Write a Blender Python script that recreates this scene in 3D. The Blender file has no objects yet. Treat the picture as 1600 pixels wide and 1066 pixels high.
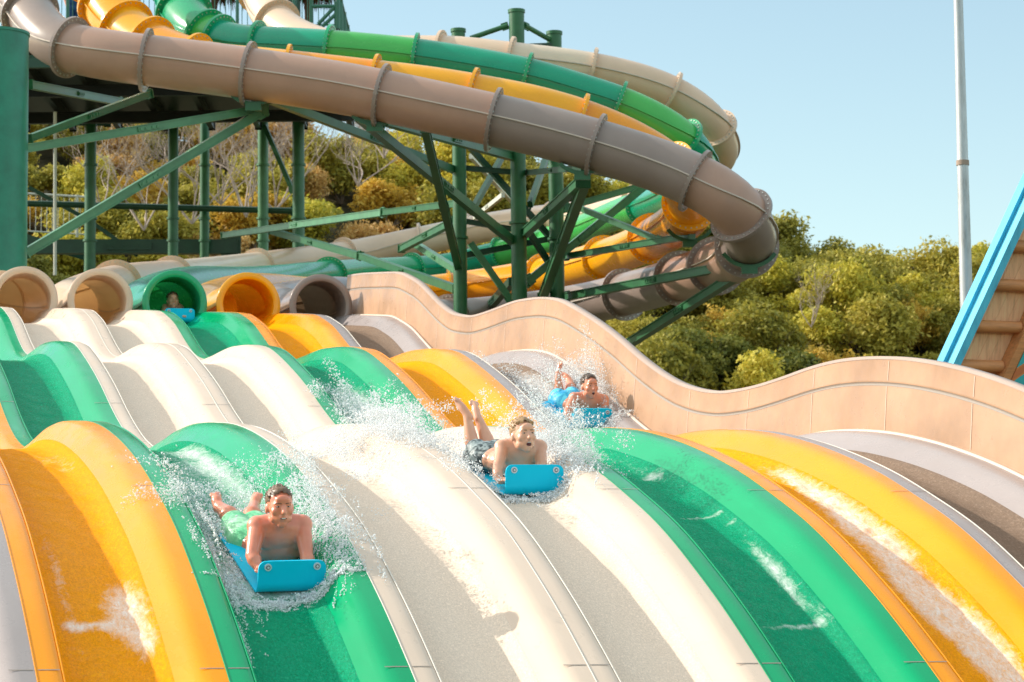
import bpy, bmesh, math, random
import numpy as np
from mathutils import Vector, Matrix, noise
random.seed(7); RNG = np.random.default_rng(7)
S = bpy.context.scene
COL = S.collection
R_ = math.radians

# ------------------------------------------------------------------ camera frame (metres; +Y runs up the slide, away from the camera)
FPX = 4636.66
YAW, PITCH, ROLL = .27343, .111701, .010
CAM = Vector((-2.78794, 0, 0))
_r = Vector((math.cos(YAW), -math.sin(YAW), 0)); _f = Vector((math.sin(YAW), math.cos(YAW), 0)); _z = Vector((0, 0, 1))
FW = _f*math.cos(PITCH) + _z*math.sin(PITCH); UP0 = -_f*math.sin(PITCH) + _z*math.cos(PITCH)
RT = _r*math.cos(ROLL) - UP0*math.sin(ROLL); UP = UP0*math.cos(ROLL) + _r*math.sin(ROLL)
def at(px, py, D):
    return CAM + FW*D + RT*((px-800)/FPX*D) + UP*((533-py)/FPX*D)
def proj(p):
    d = Vector(p)-CAM; w = d.dot(FW)
    return 800+FPX*d.dot(RT)/w, 533-FPX*d.dot(UP)/w, w

# ------------------------------------------------------------------ helpers
def tag(o, label=None, cat=None, group=None, kind=None):
    if label: o['label'] = label
    if cat: o['category'] = cat
    if group: o['group'] = group
    if kind: o['kind'] = kind
    return o
def empty(name, loc, label, cat, group=None):
    o = bpy.data.objects.new(name, None); COL.objects.link(o); o.location = loc
    o.empty_display_size = .2
    return tag(o, label, cat, group)
def mesh_obj(name, verts, faces, m, parent=None, smooth=False, uv=None):
    me = bpy.data.meshes.new(name)
    me.from_pydata([tuple(v) for v in verts], [], [tuple(f) for f in faces])
    if m is not None: me.materials.append(m)
    if smooth: me.polygons.foreach_set('use_smooth', [True]*len(me.polygons))
    me.update()
    o = bpy.data.objects.new(name, me); COL.objects.link(o)
    if parent is not None:
        o.parent = parent
        if parent.type == 'EMPTY' or True:
            o.matrix_parent_inverse = world_of(parent).inverted()
    return o
def world_of(o):
    M = Matrix.LocRotScale(o.location, o.rotation_euler, o.scale)
    if o.parent: M = world_of(o.parent) @ o.matrix_parent_inverse @ M
    return M
class MB:
    def __init__(s): s.v = []; s.f = []; s.mi = []
    def add(s, v, f, mi=0):
        b = len(s.v); s.v += [tuple(x) for x in v]; s.f += [tuple(i+b for i in q) for q in f]; s.mi += [mi]*len(f)
    def box(s, c, ax, ay, az, mi=0):
        c = Vector(c); v = [c+ax*i+ay*j+az*k for i in (-1, 1) for j in (-1, 1) for k in (-1, 1)]
        s.add(v, [(0, 1, 3, 2), (4, 6, 7, 5), (0, 4, 5, 1), (2, 3, 7, 6), (0, 2, 6, 4), (1, 5, 7, 3)], mi)
    def bar(s, a, b, w, h, upv=None, mi=0):
        a = Vector(a); b = Vector(b); d = (b-a); L = d.length; d.normalize()
        upv = upv or Vector((0, 0, 1))
        if abs(d.dot(upv)) > .97: upv = Vector((0, 1, 0))
        x = d.cross(upv).normalized(); y = x.cross(d)
        s.box((a+b)/2, x*(w/2), d*(L/2), y*(h/2), mi)
    def hbeam(s, a, b, w, h, mi=0):
        # I-section: two flanges and a web, end plates
        a = Vector(a); b = Vector(b); d = (b-a).normalized(); upv = Vector((0, 0, 1))
        if abs(d.dot(upv)) > .97: upv = Vector((0, 1, 0))
        x = d.cross(upv).normalized(); y = x.cross(d); t = h*.12; L = (b-a).length; c = (a+b)/2
        s.box(c+y*(h/2-t/2), x*(w/2), d*(L/2), y*(t/2), mi); s.box(c-y*(h/2-t/2), x*(w/2), d*(L/2), y*(t/2), mi)
        s.box(c, x*(w*.36), d*(L/2-.01), y*(h/2-t), mi)
        for e in (a+d*.02, b-d*.02): s.box(e, x*(w*.62), d*.012, y*(h*.62), mi)
    def tube(s, pts, rads, n=12, mi=0, caps=True):
        pts = [Vector(p) for p in pts]; rings = []
        for i, p in enumerate(pts):
            t = (pts[min(i+1, len(pts)-1)]-pts[max(i-1, 0)]).normalized()
            u = Vector((0, 0, 1)) if abs(t.z) < .95 else Vector((1, 0, 0))
            x = t.cross(u).normalized(); y = x.cross(t)
            r = rads[i] if isinstance(rads, (list, tuple)) else rads
            rings.append([p+(x*math.cos(a)+y*math.sin(a))*r for a in [2*math.pi*k/n for k in range(n)]])
        v = [q for rg in rings for q in rg]; f = []
        for i in range(len(pts)-1):
            for k in range(n): f.append((i*n+k, i*n+(k+1) % n, (i+1)*n+(k+1) % n, (i+1)*n+k))
        if caps: f.append(tuple(range(n))[::-1]); f.append(tuple(range((len(pts)-1)*n, len(pts)*n)))
        s.add(v, f, mi)
    def build(s, name, m, parent=None, smooth=False):
        ms = m if isinstance(m, (list, tuple)) else [m]
        o = mesh_obj(name, s.v, s.f, ms[0], parent, smooth)
        for q in ms[1:]: o.data.materials.append(q)
        if len(ms) > 1: o.data.polygons.foreach_set('material_index', s.mi)
        return o
def auto_smooth(o, ang=40):
    me = o.data
    me.polygons.foreach_set('use_smooth', [True]*len(me.polygons))
    try: me.set_sharp_from_angle(angle=R_(ang))
    except Exception: pass

# ------------------------------------------------------------------ materials
def new_mat(name):
    m = bpy.data.materials.new(name); m.use_nodes = True; nt = m.node_tree
    return m, nt, nt.nodes['Principled BSDF']
def L_(nt, a, b): nt.links.new(a, b)
def noise_node(nt, scale, detail=4, rough=.5, coord='Object', stretch=None, dist=0):
    tc = nt.nodes.new('ShaderNodeTexCoord'); n = nt.nodes.new('ShaderNodeTexNoise')
    n.inputs['Scale'].default_value = scale; n.inputs['Detail'].default_value = detail; n.inputs['Roughness'].default_value = rough
    n.inputs['Distortion'].default_value = dist
    if stretch:
        mp = nt.nodes.new('ShaderNodeMapping'); mp.inputs['Scale'].default_value = stretch
        L_(nt, tc.outputs[coord], mp.inputs['Vector']); L_(nt, mp.outputs[0], n.inputs['Vector'])
    else: L_(nt, tc.outputs[coord], n.inputs['Vector'])
    return n
def ramp(nt, src, stops):
    r = nt.nodes.new('ShaderNodeValToRGB'); e = r.color_ramp.elements
    while len(e) < len(stops): e.new(.5)
    for i, (p, c) in enumerate(stops):
        e[i].position = p; e[i].color = tuple(c)+(1,) if len(c) == 3 else c
    L_(nt, src, r.inputs[0]); return r
def bump(nt, src, strength, dist, bsdf):
    b = nt.nodes.new('ShaderNodeBump'); b.inputs['Strength'].default_value = strength; b.inputs['Distance'].default_value = dist
    L_(nt, src, b.inputs['Height']); L_(nt, b.outputs[0], bsdf.inputs['Normal']); return b
def sc(c, k): return tuple(max(0, min(1, x*k)) for x in c)
def gelcoat(name, c, rough=.25, var=.10, streak=(1, 1, 1), coat=.25, sub=0):
    m, nt, b = new_mat(name); tb = name.startswith('tube')
    n = noise_node(nt, 1.7, 6, .6, stretch=streak)
    r = ramp(nt, n.outputs['Fac'], [(.3, sc(c, 1-var)), (.7, sc(c, 1+var*.5))])
    ns = noise_node(nt, 6, 7, .7, stretch=(2.2, .12, .5), dist=.3); rs = ramp(nt, ns.outputs['Fac'], [(.55, (0, 0, 0)), (.80, (.30, .30, .30))]); ms = nt.nodes.new('ShaderNodeMixRGB'); ms.inputs[2].default_value = (*sc(c, 1.25), 1) if not tb else (*sc(c, .8), 1)
    L_(nt, rs.outputs[0], ms.inputs[0]); L_(nt, r.outputs[0], ms.inputs[1]); L_(nt, ms.outputs[0], b.inputs['Base Color'])
    n2 = noise_node(nt, 9, 6, .65, stretch=streak)
    rr = ramp(nt, n2.outputs['Fac'], [(.35, (rough*(.9 if tb else .7),)*3), (.7, (rough*(1.15 if tb else 1.5),)*3)])
    L_(nt, rr.outputs[0], b.inputs['Roughness'])
    b.inputs['Specular IOR Level'].default_value =   .5 if tb else .16; b.inputs['Coat Weight'].default_value = coat if tb else 0; b.inputs['Coat Roughness'].default_value = .12
    bump(nt, n2.outputs['Fac'], .01 if tb else .06, .01, b)
    return m
GREEN = (.0, .34, .135); TEAL = (.0, .32, .20); YELLOW = (.92, .31, .003); CREAM = (.70, .55, .435); BROWN = (.40, .30, .255)
M = {}
M['green'] = gelcoat('gelcoat_green', GREEN, .20, streak=(1, .3, 1))
M['yellow'] = gelcoat('gelcoat_yellow', YELLOW, .25, streak=(1, .3, 1))
M['cream'] = gelcoat('gelcoat_cream', CREAM, .35, .05, streak=(1, .3, 1))
M['brown'] = gelcoat('gelcoat_brown', (.36, .31, .30), .3, streak=(1, .3, 1))
M['wall'] = gelcoat('gelcoat_tan', (.46, .28, .175), .38, .24, streak=(1, .8, .9))
M['rim'] = gelcoat('gelcoat_pale_rim', (.43, .33, .28), .5, .08)
M['t_green'] = gelcoat('tube_green', (.012, .40, .17)); M['t_green2'] = gelcoat('tube_bright_green', (.07, .52, .10)); M['t_teal'] = gelcoat('tube_teal', (.0, .36, .20))
M['t_yellow'] = gelcoat('tube_yellow', (1, .45, .006)); M['t_yellow2'] = gelcoat('tube_orange', (.93, .35, .005))
M['t_cream'] = gelcoat('tube_cream', (.78, .58, .42), .35, .08); M['t_cream2'] = gelcoat('tube_pale', (.80, .66, .50), .35, .08)
M['t_brown'] = gelcoat('tube_brown', (.52, .31, .225), .32, .10); M['t_grey'] = gelcoat('tube_grey', (.34, .26, .225), .32, .10)
def steel(name, c):
    m, nt, b = new_mat(name)
    n = noise_node(nt, 3, 5, .6); r = ramp(nt, n.outputs['Fac'], [(.3, sc(c, .75)), (.7, sc(c, 1.2))])
    L_(nt, r.outputs[0], b.inputs['Base Color']); b.inputs['Roughness'].default_value = .38
    n2 = noise_node(nt, 40, 3, .6); bump(nt, n2.outputs['Fac'], .12, .004, b)
    return m
M['steel'] = steel('green_paint', (.022, .125, .045)); M['steel2'] = steel('green_paint_dark', (.012, .06, .03)); M['steel3'] = steel('green_paint_pale', (.07, .22, .10))
M['bigcol'] = steel('column_paint', (.008, .19, .12))
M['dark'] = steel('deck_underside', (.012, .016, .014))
def plain(name, c, rough=.5, metal=0, spec=.5, sss=0):
    m, nt, b = new_mat(name); b.inputs['Base Color'].default_value = (*c, 1); b.inputs['Roughness'].default_value = rough
    b.inputs['Metallic'].default_value = metal; b.inputs['Specular IOR Level'].default_value = spec
    if sss:
        b.inputs['Subsurface Weight'].default_value = sss; b.inputs['Subsurface Radius'].default_value = (.03, .012, .006); b.inputs['Subsurface Scale'].default_value = .5
    return m
M['bolt'] = plain('bolt_steel', (.55, .55, .5), .35, .6)
M['trim'] = plain('seam_sealant', (.72, .66, .58), .5)
M['trimw'] = plain('white_sealant', (.66, .52, .42), .5)
M['joint'] = plain('joint_shadowline', (.30, .25, .21), .6)
M['rib'] = plain('rib_edge', (.62, .52, .44), .45)
M['rail'] = plain('rail_paint', (.03, .15, .10), .4)
M['palepaint'] = plain('pale_rail', (.55, .56, .48), .5)
M['mat_blue'] = gelcoat('foam_blue', (.0, .60, .88), .45, .06, coat=0)
M['grommet'] = plain('grommet_white', (.6, .68, .74), .5); M['grommet_dark'] = plain('grommet_core', (.12, .14, .17), .5)

def galv():
    m, nt, b = new_mat('galvanised_steel'); n = noise_node(nt, 2.5, 7, .7, stretch=(3, 3, .6))
    r = ramp(nt, n.outputs['Fac'], [(.25, (.20, .17, .15)), (.42, (.42, .43, .43)), (.75, (.62, .64, .66))])
    L_(nt, r.outputs[0], b.inputs['Base Color']); b.inputs['Metallic'].default_value = .35; b.inputs['Roughness'].default_value = .45; return m
M['galv'] = galv()

# ------------------------------------------------------------------ the slide profile
PR = [(-41.5,5.0),(-40.8,5.0),(-40.06,4.96),(-39.25,4.88),(-38.1,4.74),(-37,4.60),(-36,4.34),(-35,3.95),(-34.36,3.74),(-33.4,3.59),(-32.5,3.56),(-31.5,3.545),(-30.5,3.46),(-29.8,3.35),(-29.1,3.15),(-28.4,2.93),(-27.8,2.72),(-27.2,2.48),(-26.6,2.27),(-26,2.09),(-25.4,1.97),(-24.8,1.89),(-24,1.86),(-23.3,1.87),(-22.6,1.895),(-22,1.89),(-21.4,1.85),(-20.8,1.785),(-20.25,1.70),(-19.67,1.59),(-19.1,1.46),(-18.5,1.3),(-18,1.135),(-17.5,.97),(-17.1,.81),(-16.7,.62),(-16.3,.43),(-16,.27),(-15.7,.10),(-15.4,-.07),(-15,-.31),(-14,-.93),(-13,-1.58),(-12,-2.25)]
_ys = np.array([-p[0] for p in PR])[::-1]; _zs = np.array([p[1] for p in PR])[::-1]
_gy = np.arange(12, 41.5, .05); _gz = np.interp(_gy, _ys, _zs)
_k = np.exp(-.5*(np.arange(-12, 13)*.05/.22)**2); _k /= _k.sum()
_gz = np.convolve(np.pad(_gz, 12, mode='reflect', reflect_type='odd'), _k, 'valid')
def T(y): return np.interp(y, _gy, _gz)
RH = .225
SEC_R = [(0, 0), (.06, .001), (.105, -.001), (.130, -.010), (.148, -.030), (.158, -.09), (.170, -.16), (.190, -.205), (.225, -RH)]
SEC_L = [(-.46, -RH), (-.40, -RH*.985), (-.35, -RH*.94), (-.30, -RH*.82), (-.26, -RH*.66), (-.22, -RH*.44), (-.185, -RH*.23), (-.155, -RH*.09), (-.12, -.003), (-.08, .001), (0, 0)]
_su = np.array([p[0] for p in SEC_R]+[1+p[0] for p in SEC_L]); _sz = np.array([p[1] for p in SEC_R]+[p[1] for p in SEC_L])
def surf(u, y):
    k = np.floor(u); return T(y)+np.interp(u-k, _su, _sz)
def hit(px, py, off=0):
    d = (FW + RT*((px-800)/FPX) + UP*((533-py)/FPX)); t = np.arange(12, 46, .01)
    X = CAM.x+d.x*t; Y = CAM.y+d.y*t; Z = CAM.z+d.z*t
    g = Z-surf(X, Y)-off; k = np.where((g[:-1] > 0) & (g[1:] <= 0))[0]
    if not len(k): return None
    return Vector((X[k[0]], Y[k[0]], Z[k[0]]))

# ------------------------------------------------------------------ the racer slide
LANES = [(-2, 'brown', 'brown'), (-1, 'yellow', 'yellow'), (0, 'green', 'green'), (1, 'cream', 'cream'), (2, 'cream', 'cream'), (3, 'green', 'green'), (4, 'yellow', 'yellow'), (5, 'brown', 'brown')]
slide = empty('racer_slide', (2, 25, 0), 'eight lane wavy racing slide in brown, yellow, green and cream running down to the camera', 'water slide')
ysam = np.arange(12.2, 40.3, .1)
YTOP = 40.2
def strip(name, us, zo, ys, m, parent, smooth=True, follow=None):
    """a sheet over columns (u, dz) and rows y that follows the slide profile"""
    v = []; f = []; n = len(us)
    for y in ys:
        t = float(T(y))
        for u, z in zip(us, zo): v.append((u, y, t+z))
    for i in range(len(ys)-1):
        for j in range(n-1): f.append((i*n+j, i*n+j+1, (i+1)*n+j+1, (i+1)*n+j))
    o = mesh_obj(name, v, f, m, parent, smooth)
    return o
lane_names = {-2: 'brown lane at the far left edge', -1: 'yellow lane left of the rider in green shorts', 0: 'green lane carrying the rider in green shorts', 1: 'cream lane with no rider', 2: 'cream lane carrying the young rider in dark shorts', 3: 'green lane right of the cream lanes', 4: 'yellow lane next to the brown one', 5: 'brown lane beside the side wall'}
for k, cn, mk in LANES:
    us = [k+u for u in _su]; zo = list(_sz)
    us2 = us[:9]+[k+.30, k+.42]+us[9:]; zo2 = zo[:9]+[-RH, -RH]+zo[9:]
    ln = strip('lane', us2, zo2, ysam, M[mk], slide); ln['label'] = lane_names[k]
    # seam trim along the left seam of the lane
    strip('seam_trim', [k-.004, k-.003, k+.003, k+.004], [.001, .004, .004, .001], ysam, M['trim'] if cn == 'cream' else M[mk], ln)
    # bead along the lip where the divider drops into the lane
    strip('lip_bead', [k+.137, k+.140, k+.146, k+.150], [-.014, -.007, -.010, -.03], ysam, M['trim'] if cn in ('cream', 'brown') else M[mk], ln)
    jm = MB()
    for yj in (14.0, 15.6, 18.1, 21.2, 24.2, 27.3, 30.4, 33.5, 36.6):
        for a, b in ((-.14+1, 1-.012), (.012, .125)):
            z0 = float(T(yj-.004)); z1 = float(T(yj+.004))
            jm.add([(k+a, yj-.004, z0+.003), (k+b, yj-.004, z0+.003), (k+b, yj+.004, z1+.003), (k+a, yj+.004, z1+.003)], [(0, 1, 2, 3)])
    jm.build('panel_joint', M['joint'], ln)
# right boundary: white edge and tall wavy side wall
ysw = np.arange(12.2, 40.15, .1)
wall_u = [6.0, 6.012, 6.02, 6.03, 6.035, 6.06, 6.075, 6.062, 6.07, 6.085, 6.09]
wall_z = [.0, .012, .012, .0, .02, .355, .372, .384, .40, .55, .575]
w = strip('side_wall', wall_u, wall_z, ysw, M['wall'], slide); w['label'] = 'tall tan side wall with a wavy top edge'
strip('wall_rim', [6.083, 6.085, 6.16, 6.17, 6.17], [.560, .585, .585, .57, -.5], ysw, M['rim'], w)
strip('edge_line', [5.985, 5.99, 6.01, 6.02], [.0, .016, .016, .0], ysw, M['trimw'], w)
strip('wall_groove', [6.0585, 6.0735, 6.0605], [.357, .3725, .384], ysw, M['joint'], w)
jm = MB()
for yj in np.arange(13.2, 40, 1.55):
    z0 = float(T(yj)); z1 = float(T(yj+.008))
    for (ua, za), (ub, zb) in (((6.033, .02), (6.058, .355)), ((6.068, .40), (6.083, .55))):
        jm.add([(ua, yj, z0+za), (ub, yj, z0+zb), (ub, yj+.008, z1+zb), (ua, yj+.008, z1+za)], [(0, 1, 2, 3)])
for v in range(len(jm.v)): jm.v[v] = (jm.v[v][0]-.003, jm.v[v][1], jm.v[v][2])
jm.build('panel_joint', M['trimw'], w)
# underside skirt of the slide so that it is not paper thin
strip('slide_underside', [-2, -2, 6.165, 6.165], [-.02, -.45, -.45, .3], ysw[::4], M['rim'], slide)

# ------------------------------------------------------------------ water on the lanes
def water_mat(tint, deep, speck, k):
    m, nt, b = new_mat('lane_water_'+k)
    nt.nodes.remove(b); out = nt.nodes['Material Output']
    tr = nt.nodes.new('ShaderNodeBsdfTransparent'); tr.inputs[0].default_value = (*tint, 1)
    gl = nt.nodes.new('ShaderNodeBsdfGlossy'); gl.inputs['Roughness'].default_value = .14
    df = nt.nodes.new('ShaderNodeBsdfDiffuse'); df.inputs['Color'].default_value = (*deep, 1)
    fo = nt.nodes.new('ShaderNodeBsdfDiffuse'); fo.inputs['Color'].default_value = (.90, .87, .84, 1)
    n = noise_node(nt, 26, 5, .65, stretch=(1, .55, .55)); n2 = noise_node(nt, 90, 4, .7, stretch=(1, .6, .6))
    add = nt.nodes.new('ShaderNodeMath'); add.operation = 'ADD'; L_(nt, n.outputs['Fac'], add.inputs[0]); L_(nt, n2.outputs['Fac'], add.inputs[1])
    bp = nt.nodes.new('ShaderNodeBump'); bp.inputs['Strength'].default_value = .55; bp.inputs['Distance'].default_value = .02
    L_(nt, add.outputs[0], bp.inputs['Height'])
    for q in (gl,): L_(nt, bp.outputs[0], q.inputs['Normal'])
    fr = nt.nodes.new('ShaderNodeFresnel'); fr.inputs['IOR'].default_value = 1.33; L_(nt, bp.outputs[0], fr.inputs['Normal'])
    s1 = nt.nodes.new('ShaderNodeMixShader')
    # water body: partly veiled by aeration (fine speckle)
    nf = noise_node(nt, 120, 2, .5, stretch=(1, .5, .5)); rf = ramp(nt, nf.outputs['Fac'], [(.3, (.75*speck,)*3), (.6, (.9*speck,)*3), (.75, (min(1, 1.15*speck),)*3)])
    L_(nt, rf.outputs[0], s1.inputs[0]); L_(nt, tr.outputs[0], s1.inputs[1]); L_(nt, df.outputs[0], s1.inputs[2])
    frm = nt.nodes.new('ShaderNodeMath'); frm.operation = 'MULTIPLY'; frm.inputs[1].default_value = .34 if k == 'green' else .22; L_(nt, fr.outputs[0], frm.inputs[0]); s2 = nt.nodes.new('ShaderNodeMixShader'); L_(nt, frm.outputs[0], s2.inputs[0]); L_(nt, s1.outputs[0], s2.inputs[1]); L_(nt, gl.outputs[0], s2.inputs[2])
    fl = noise_node(nt, 75, 4, .75, stretch=(1, .4, .4)); cr = k == 'cream'; dk = tuple(x*(.95 if cr else .8) for x in deep); lt = tuple(min(1, x*(1.04 if cr else 1.25)+(.03 if k in ('green', 'brown') else 0)) for x in deep); rl = ramp(nt, fl.outputs['Fac'], [(.35, dk), (.55, deep), (.68, lt)]); L_(nt, rl.outputs[0], df.inputs['Color'])
    at_ = nt.nodes.new('ShaderNodeAttribute'); at_.attribute_name = 'foam'
    nn = noise_node(nt, 18, 10, .82, stretch=(1, .45, .45), dist=.9)
    ad = nt.nodes.new('ShaderNodeMath'); ad.operation = 'ADD'; L_(nt, at_.outputs['Fac'], ad.inputs[0]); L_(nt, nn.outputs['Fac'], ad.inputs[1])
    rm = ramp(nt, ad.outputs[0], [(.86, (0, 0, 0)), (1.0, (1, 1, 1))]); 
    mr = nt.nodes.new('ShaderNodeMapRange'); mr.inputs['From Min'].default_value = .70; mr.inputs['From Max'].default_value = 1.08
    L_(nt, ad.outputs[0], mr.inputs['Value'])
    hf = noise_node(nt, 60, 6, .8, stretch=(1, .3, .3), dist=1.2); hr = nt.nodes.new('ShaderNodeMapRange'); hr.inputs['From Min'].default_value = .36; hr.inputs['From Max'].default_value = .62; hr.inputs['To Min'].default_value = .45; hr.inputs['To Max'].default_value = 1.0; L_(nt, hf.outputs['Fac'], hr.inputs['Value'])
    mm_ = nt.nodes.new('ShaderNodeMath'); mm_.operation = 'MULTIPLY'; L_(nt, mr.outputs[0], mm_.inputs[0]); L_(nt, hr.outputs[0], mm_.inputs[1])
    s3 = nt.nodes.new('ShaderNodeMixShader'); L_(nt, mm_.outputs[0], s3.inputs[0]); L_(nt, s2.outputs[0], s3.inputs[1]); L_(nt, fo.outputs[0], s3.inputs[2])
    L_(nt, s3.outputs[0], out.inputs[0]); return m
WM = {'green': water_mat((.4, .95, .75), (.0, .40, .20), .75, 'green'), 'yellow': water_mat((1, .95, .75), (1.0, .38, .004), 1.0, 'yellow'),
      'cream': water_mat((1, .97, .92), (.96, .79, .64), .9, 'cream'), 'brown': water_mat((.8, .72, .65), (.30, .21, .15), .8, 'brown')}
# foam patches: (px, py, half width across, half length along, strength)
FOAM = [(225,965,.20,.35,.52),(190,945,.12,.3,.38),(235,1000,.10,.2,.4),(150,985,.16,.05,.42),(120,980,.1,.05,.38),(180,690,.3,.2,.26),(250,700,.15,.6,.35),(110,730,.3,.3,.12),
 (310,702,.28,.45,.52),(350,720,.3,.5,.45),(400,730,.2,.6,.45),(290,770,.18,.7,.34),(440,760,.3,.6,.5),(480,790,.15,.5,.5),(320,850,.10,.8,.5),(370,900,.12,.3,.5),(340,720,.4,1.2,.18),(455,930,.34,.10,.62),(420,915,.2,.15,.5),(500,925,.12,.12,.5),(505,860,.12,.4,.4),
 (760,900,.07,.5,.30),(735,860,.06,.4,.36),(700,830,.08,.5,.25),(600,700,.35,.5,.5),(660,690,.3,.6,.6),(560,690,.3,.5,.35),(740,720,.3,.8,.5),(840,775,.3,.10,.5),(900,740,.12,.5,.5),(930,700,.2,.8,.42),(780,770,.1,.3,.45),
 (1035,738,.16,.09,.5),(1060,735,.1,.3,.3),(1010,730,.15,.5,.25),(1105,812,.22,.035,.48),(1150,812,.1,.04,.4),(1255,983,.3,.035,.50),(1200,875,.06,.5,.34),(1230,920,.05,.5,.36),(1290,960,.05,.4,.36),(1150,790,.08,.5,.28),
 (1270,760,.10,.5,.40),(1310,790,.13,.4,.46),(1350,825,.16,.4,.5),(1390,850,.16,.4,.52),(1370,900,.10,.5,.44),(1430,930,.12,.5,.45),(1480,960,.10,.5,.44),(1530,1010,.12,.5,.45),(1570,1050,.12,.4,.42),(1330,760,.2,.5,.2),(1540,960,.06,.6,.3),(1290,770,.14,1.0,.26),(1430,920,.12,1.2,.24),(1240,735,.15,.6,.3),(60,720,.3,.4,.2),(90,900,.05,1.2,.3),(255,900,.08,.8,.22),
 (860,590,.2,.9,.36),(890,620,.15,1.0,.45),(940,672,.3,.3,.45),(850,620,.1,.7,.35),(820,600,.15,.6,.3),
 (545,620,.25,.6,.40),(580,650,.25,.5,.5),(620,660,.2,.4,.45),(360,520,.06,.5,.34),(340,500,.2,.3,.2),(300,500,.15,.4,.18),(130,690,.2,.3,.2)]
FH = []
for (px, py, a, b, s) in FOAM:
    h = hit(px, py)
    if h: FH.append((h.x, h.y, a, b, s))
FH = np.array(FH)
def foam_at(U, Y):
    F = np.zeros_like(U)
    for (x, y, a, b, s) in FH: F += s*np.exp(-((U-x)/a)**2-((Y-y)/b)**2)
    return np.minimum(F*.85, .47)
def cheap_noise(U, Y, fr, seed=0):
    out = np.zeros_like(U)
    flat = out.ravel(); uu = U.ravel()*fr; yy = Y.ravel()*fr
    for i in range(len(flat)): flat[i] = noise.noise((uu[i], yy[i], seed))
    return out
for k, cn, mk in LANES:
    uu = np.arange(.172, .7521, .02); yy = np.arange(13.2, 39.6, .035)
    Y, U = np.meshgrid(yy, uu+k, indexing='ij')
    Fm = foam_at(U, Y)
    Z = surf(U, Y)+.012
    N1 = cheap_noise(U, Y*.6, 9, k*7.3); N2 = cheap_noise(U, Y*.6, 28, k*3.1)
    edge = np.clip((U-k-.172)/.04, 0, 1)*np.clip((k+.752-U)/.10, 0, 1)
    Z = Z+edge*(N1*.008+N2*.003+Fm*(.008+.035*N1+.025*N2))
    Z = np.maximum(Z, surf(U, Y)+.005)
    Z[:, -1] = surf(U[:, -1], Y[:, -1])-.003; Z[:, 0] = surf(U[:, 0], Y[:, 0])+.002
    n0, n1 = U.shape
    v = np.stack([U, Y, Z], -1).reshape(-1, 3)
    I = np.arange(n0*n1).reshape(n0, n1)
    f = np.stack([I[:-1, :-1], I[:-1, 1:], I[1:, 1:], I[1:, :-1]], -1).reshape(-1, 4)
    o = mesh_obj('lane_water', v.tolist(), f.tolist(), WM[cn], None, True)
    a = o.data.attributes.new('foam', 'FLOAT', 'POINT'); a.data.foreach_set('value', (Fm*(.35+.65*edge)).ravel().astype(np.float32))
    tag(o, 'thin water flowing down the '+lane_names[k], 'water', kind='structure')

# ------------------------------------------------------------------ spray of droplets
def foam_mat():
    m, nt, b = new_mat('white_spray'); b.inputs['Base Color'].default_value = (.93, .95, .96, 1); b.inputs['Roughness'].default_value = .25
    b.inputs['Subsurface Weight'].default_value = .6; b.inputs['Subsurface Radius'].default_value = (.05, .05, .05); b.inputs['Subsurface Scale'].default_value = .3
    b.inputs['Subsurface Weight'].default_value = 0; b.inputs['Alpha'].default_value = .72
    return m
M['spray'] = foam_mat()
_ob = bmesh.new(); bmesh.ops.create_icosphere(_ob, subdivisions=1, radius=1); _OV = np.array([v.co[:] for v in _ob.verts]); _OF = np.array([[v.index for v in f.verts] for f in _ob.faces]); _ob.free()
def spray(name, P, Rr, label, elong=None):
    P = np.asarray(P); Rr = np.asarray(Rr); n = len(P)
    # drops are drawn out along their flight: back up the lane, outwards and up
    d = RNG.normal(size=(n, 3))*.55+np.array([.15, .75, .75]); d /= np.linalg.norm(d, axis=1)[:, None]
    x = np.cross(d, RNG.normal(size=(n, 3))); x /= np.linalg.norm(x, axis=1)[:, None]; y = np.cross(d, x)
    el = 1+RNG.random(n)**3*1.8
    V = _OV[None]*(1+RNG.normal(size=(n, len(_OV), 1))*.16)
    V = V[..., 0:1]*x[:, None]+V[..., 1:2]*y[:, None]+V[..., 2:3]*(d*el[:, None])[:, None]
    V = V*Rr[:, None, None]+P[:, None]
    F = _OF[None]+(np.arange(n)*len(_OV))[:, None, None]
    me = bpy.data.meshes.new(name); V = V.reshape(-1, 3); F = F.reshape(-1, 3)
    me.vertices.add(len(V)); me.vertices.foreach_set('co', V.ravel().astype(np.float32))
    me.loops.add(F.size); me.loops.foreach_set('vertex_index', F.ravel().astype(np.int32))
    me.polygons.add(len(F)); me.polygons.foreach_set('loop_start', np.arange(0, F.size, 3, dtype=np.int32)); 
    me.update(calc_edges=True); me.polygons.foreach_set('use_smooth', [True]*len(F)); me.materials.append(M['spray']); me.update()
    o = bpy.data.objects.new(name, me); COL.objects.link(o)
    return tag(o, label, 'water spray', kind='stuff')
def cloud(n, u, y, su, sy, h, rmin=.0012, rmax=.0062, clump=60, low=0.0):
    """droplets over the lane surface around (u, y): gaussian footprint, exponential height"""
    cs = np.stack([RNG.normal(u, su, clump), RNG.normal(y, sy, clump), RNG.exponential(h, clump)], -1)
    c = cs[RNG.integers(0, clump, n)]
    P = c+RNG.normal(size=(n, 3))*np.array([su*.22, sy*.22, h*.35])
    P[:, 2] = np.abs(P[:, 2])+surf(P[:, 0], P[:, 1])+low
    r = rmin+(rmax-rmin)*RNG.random(n)**3.2
    return P, r
def join(*L): return np.concatenate([a[0] for a in L]), np.concatenate([a[1] for a in L])
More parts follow.
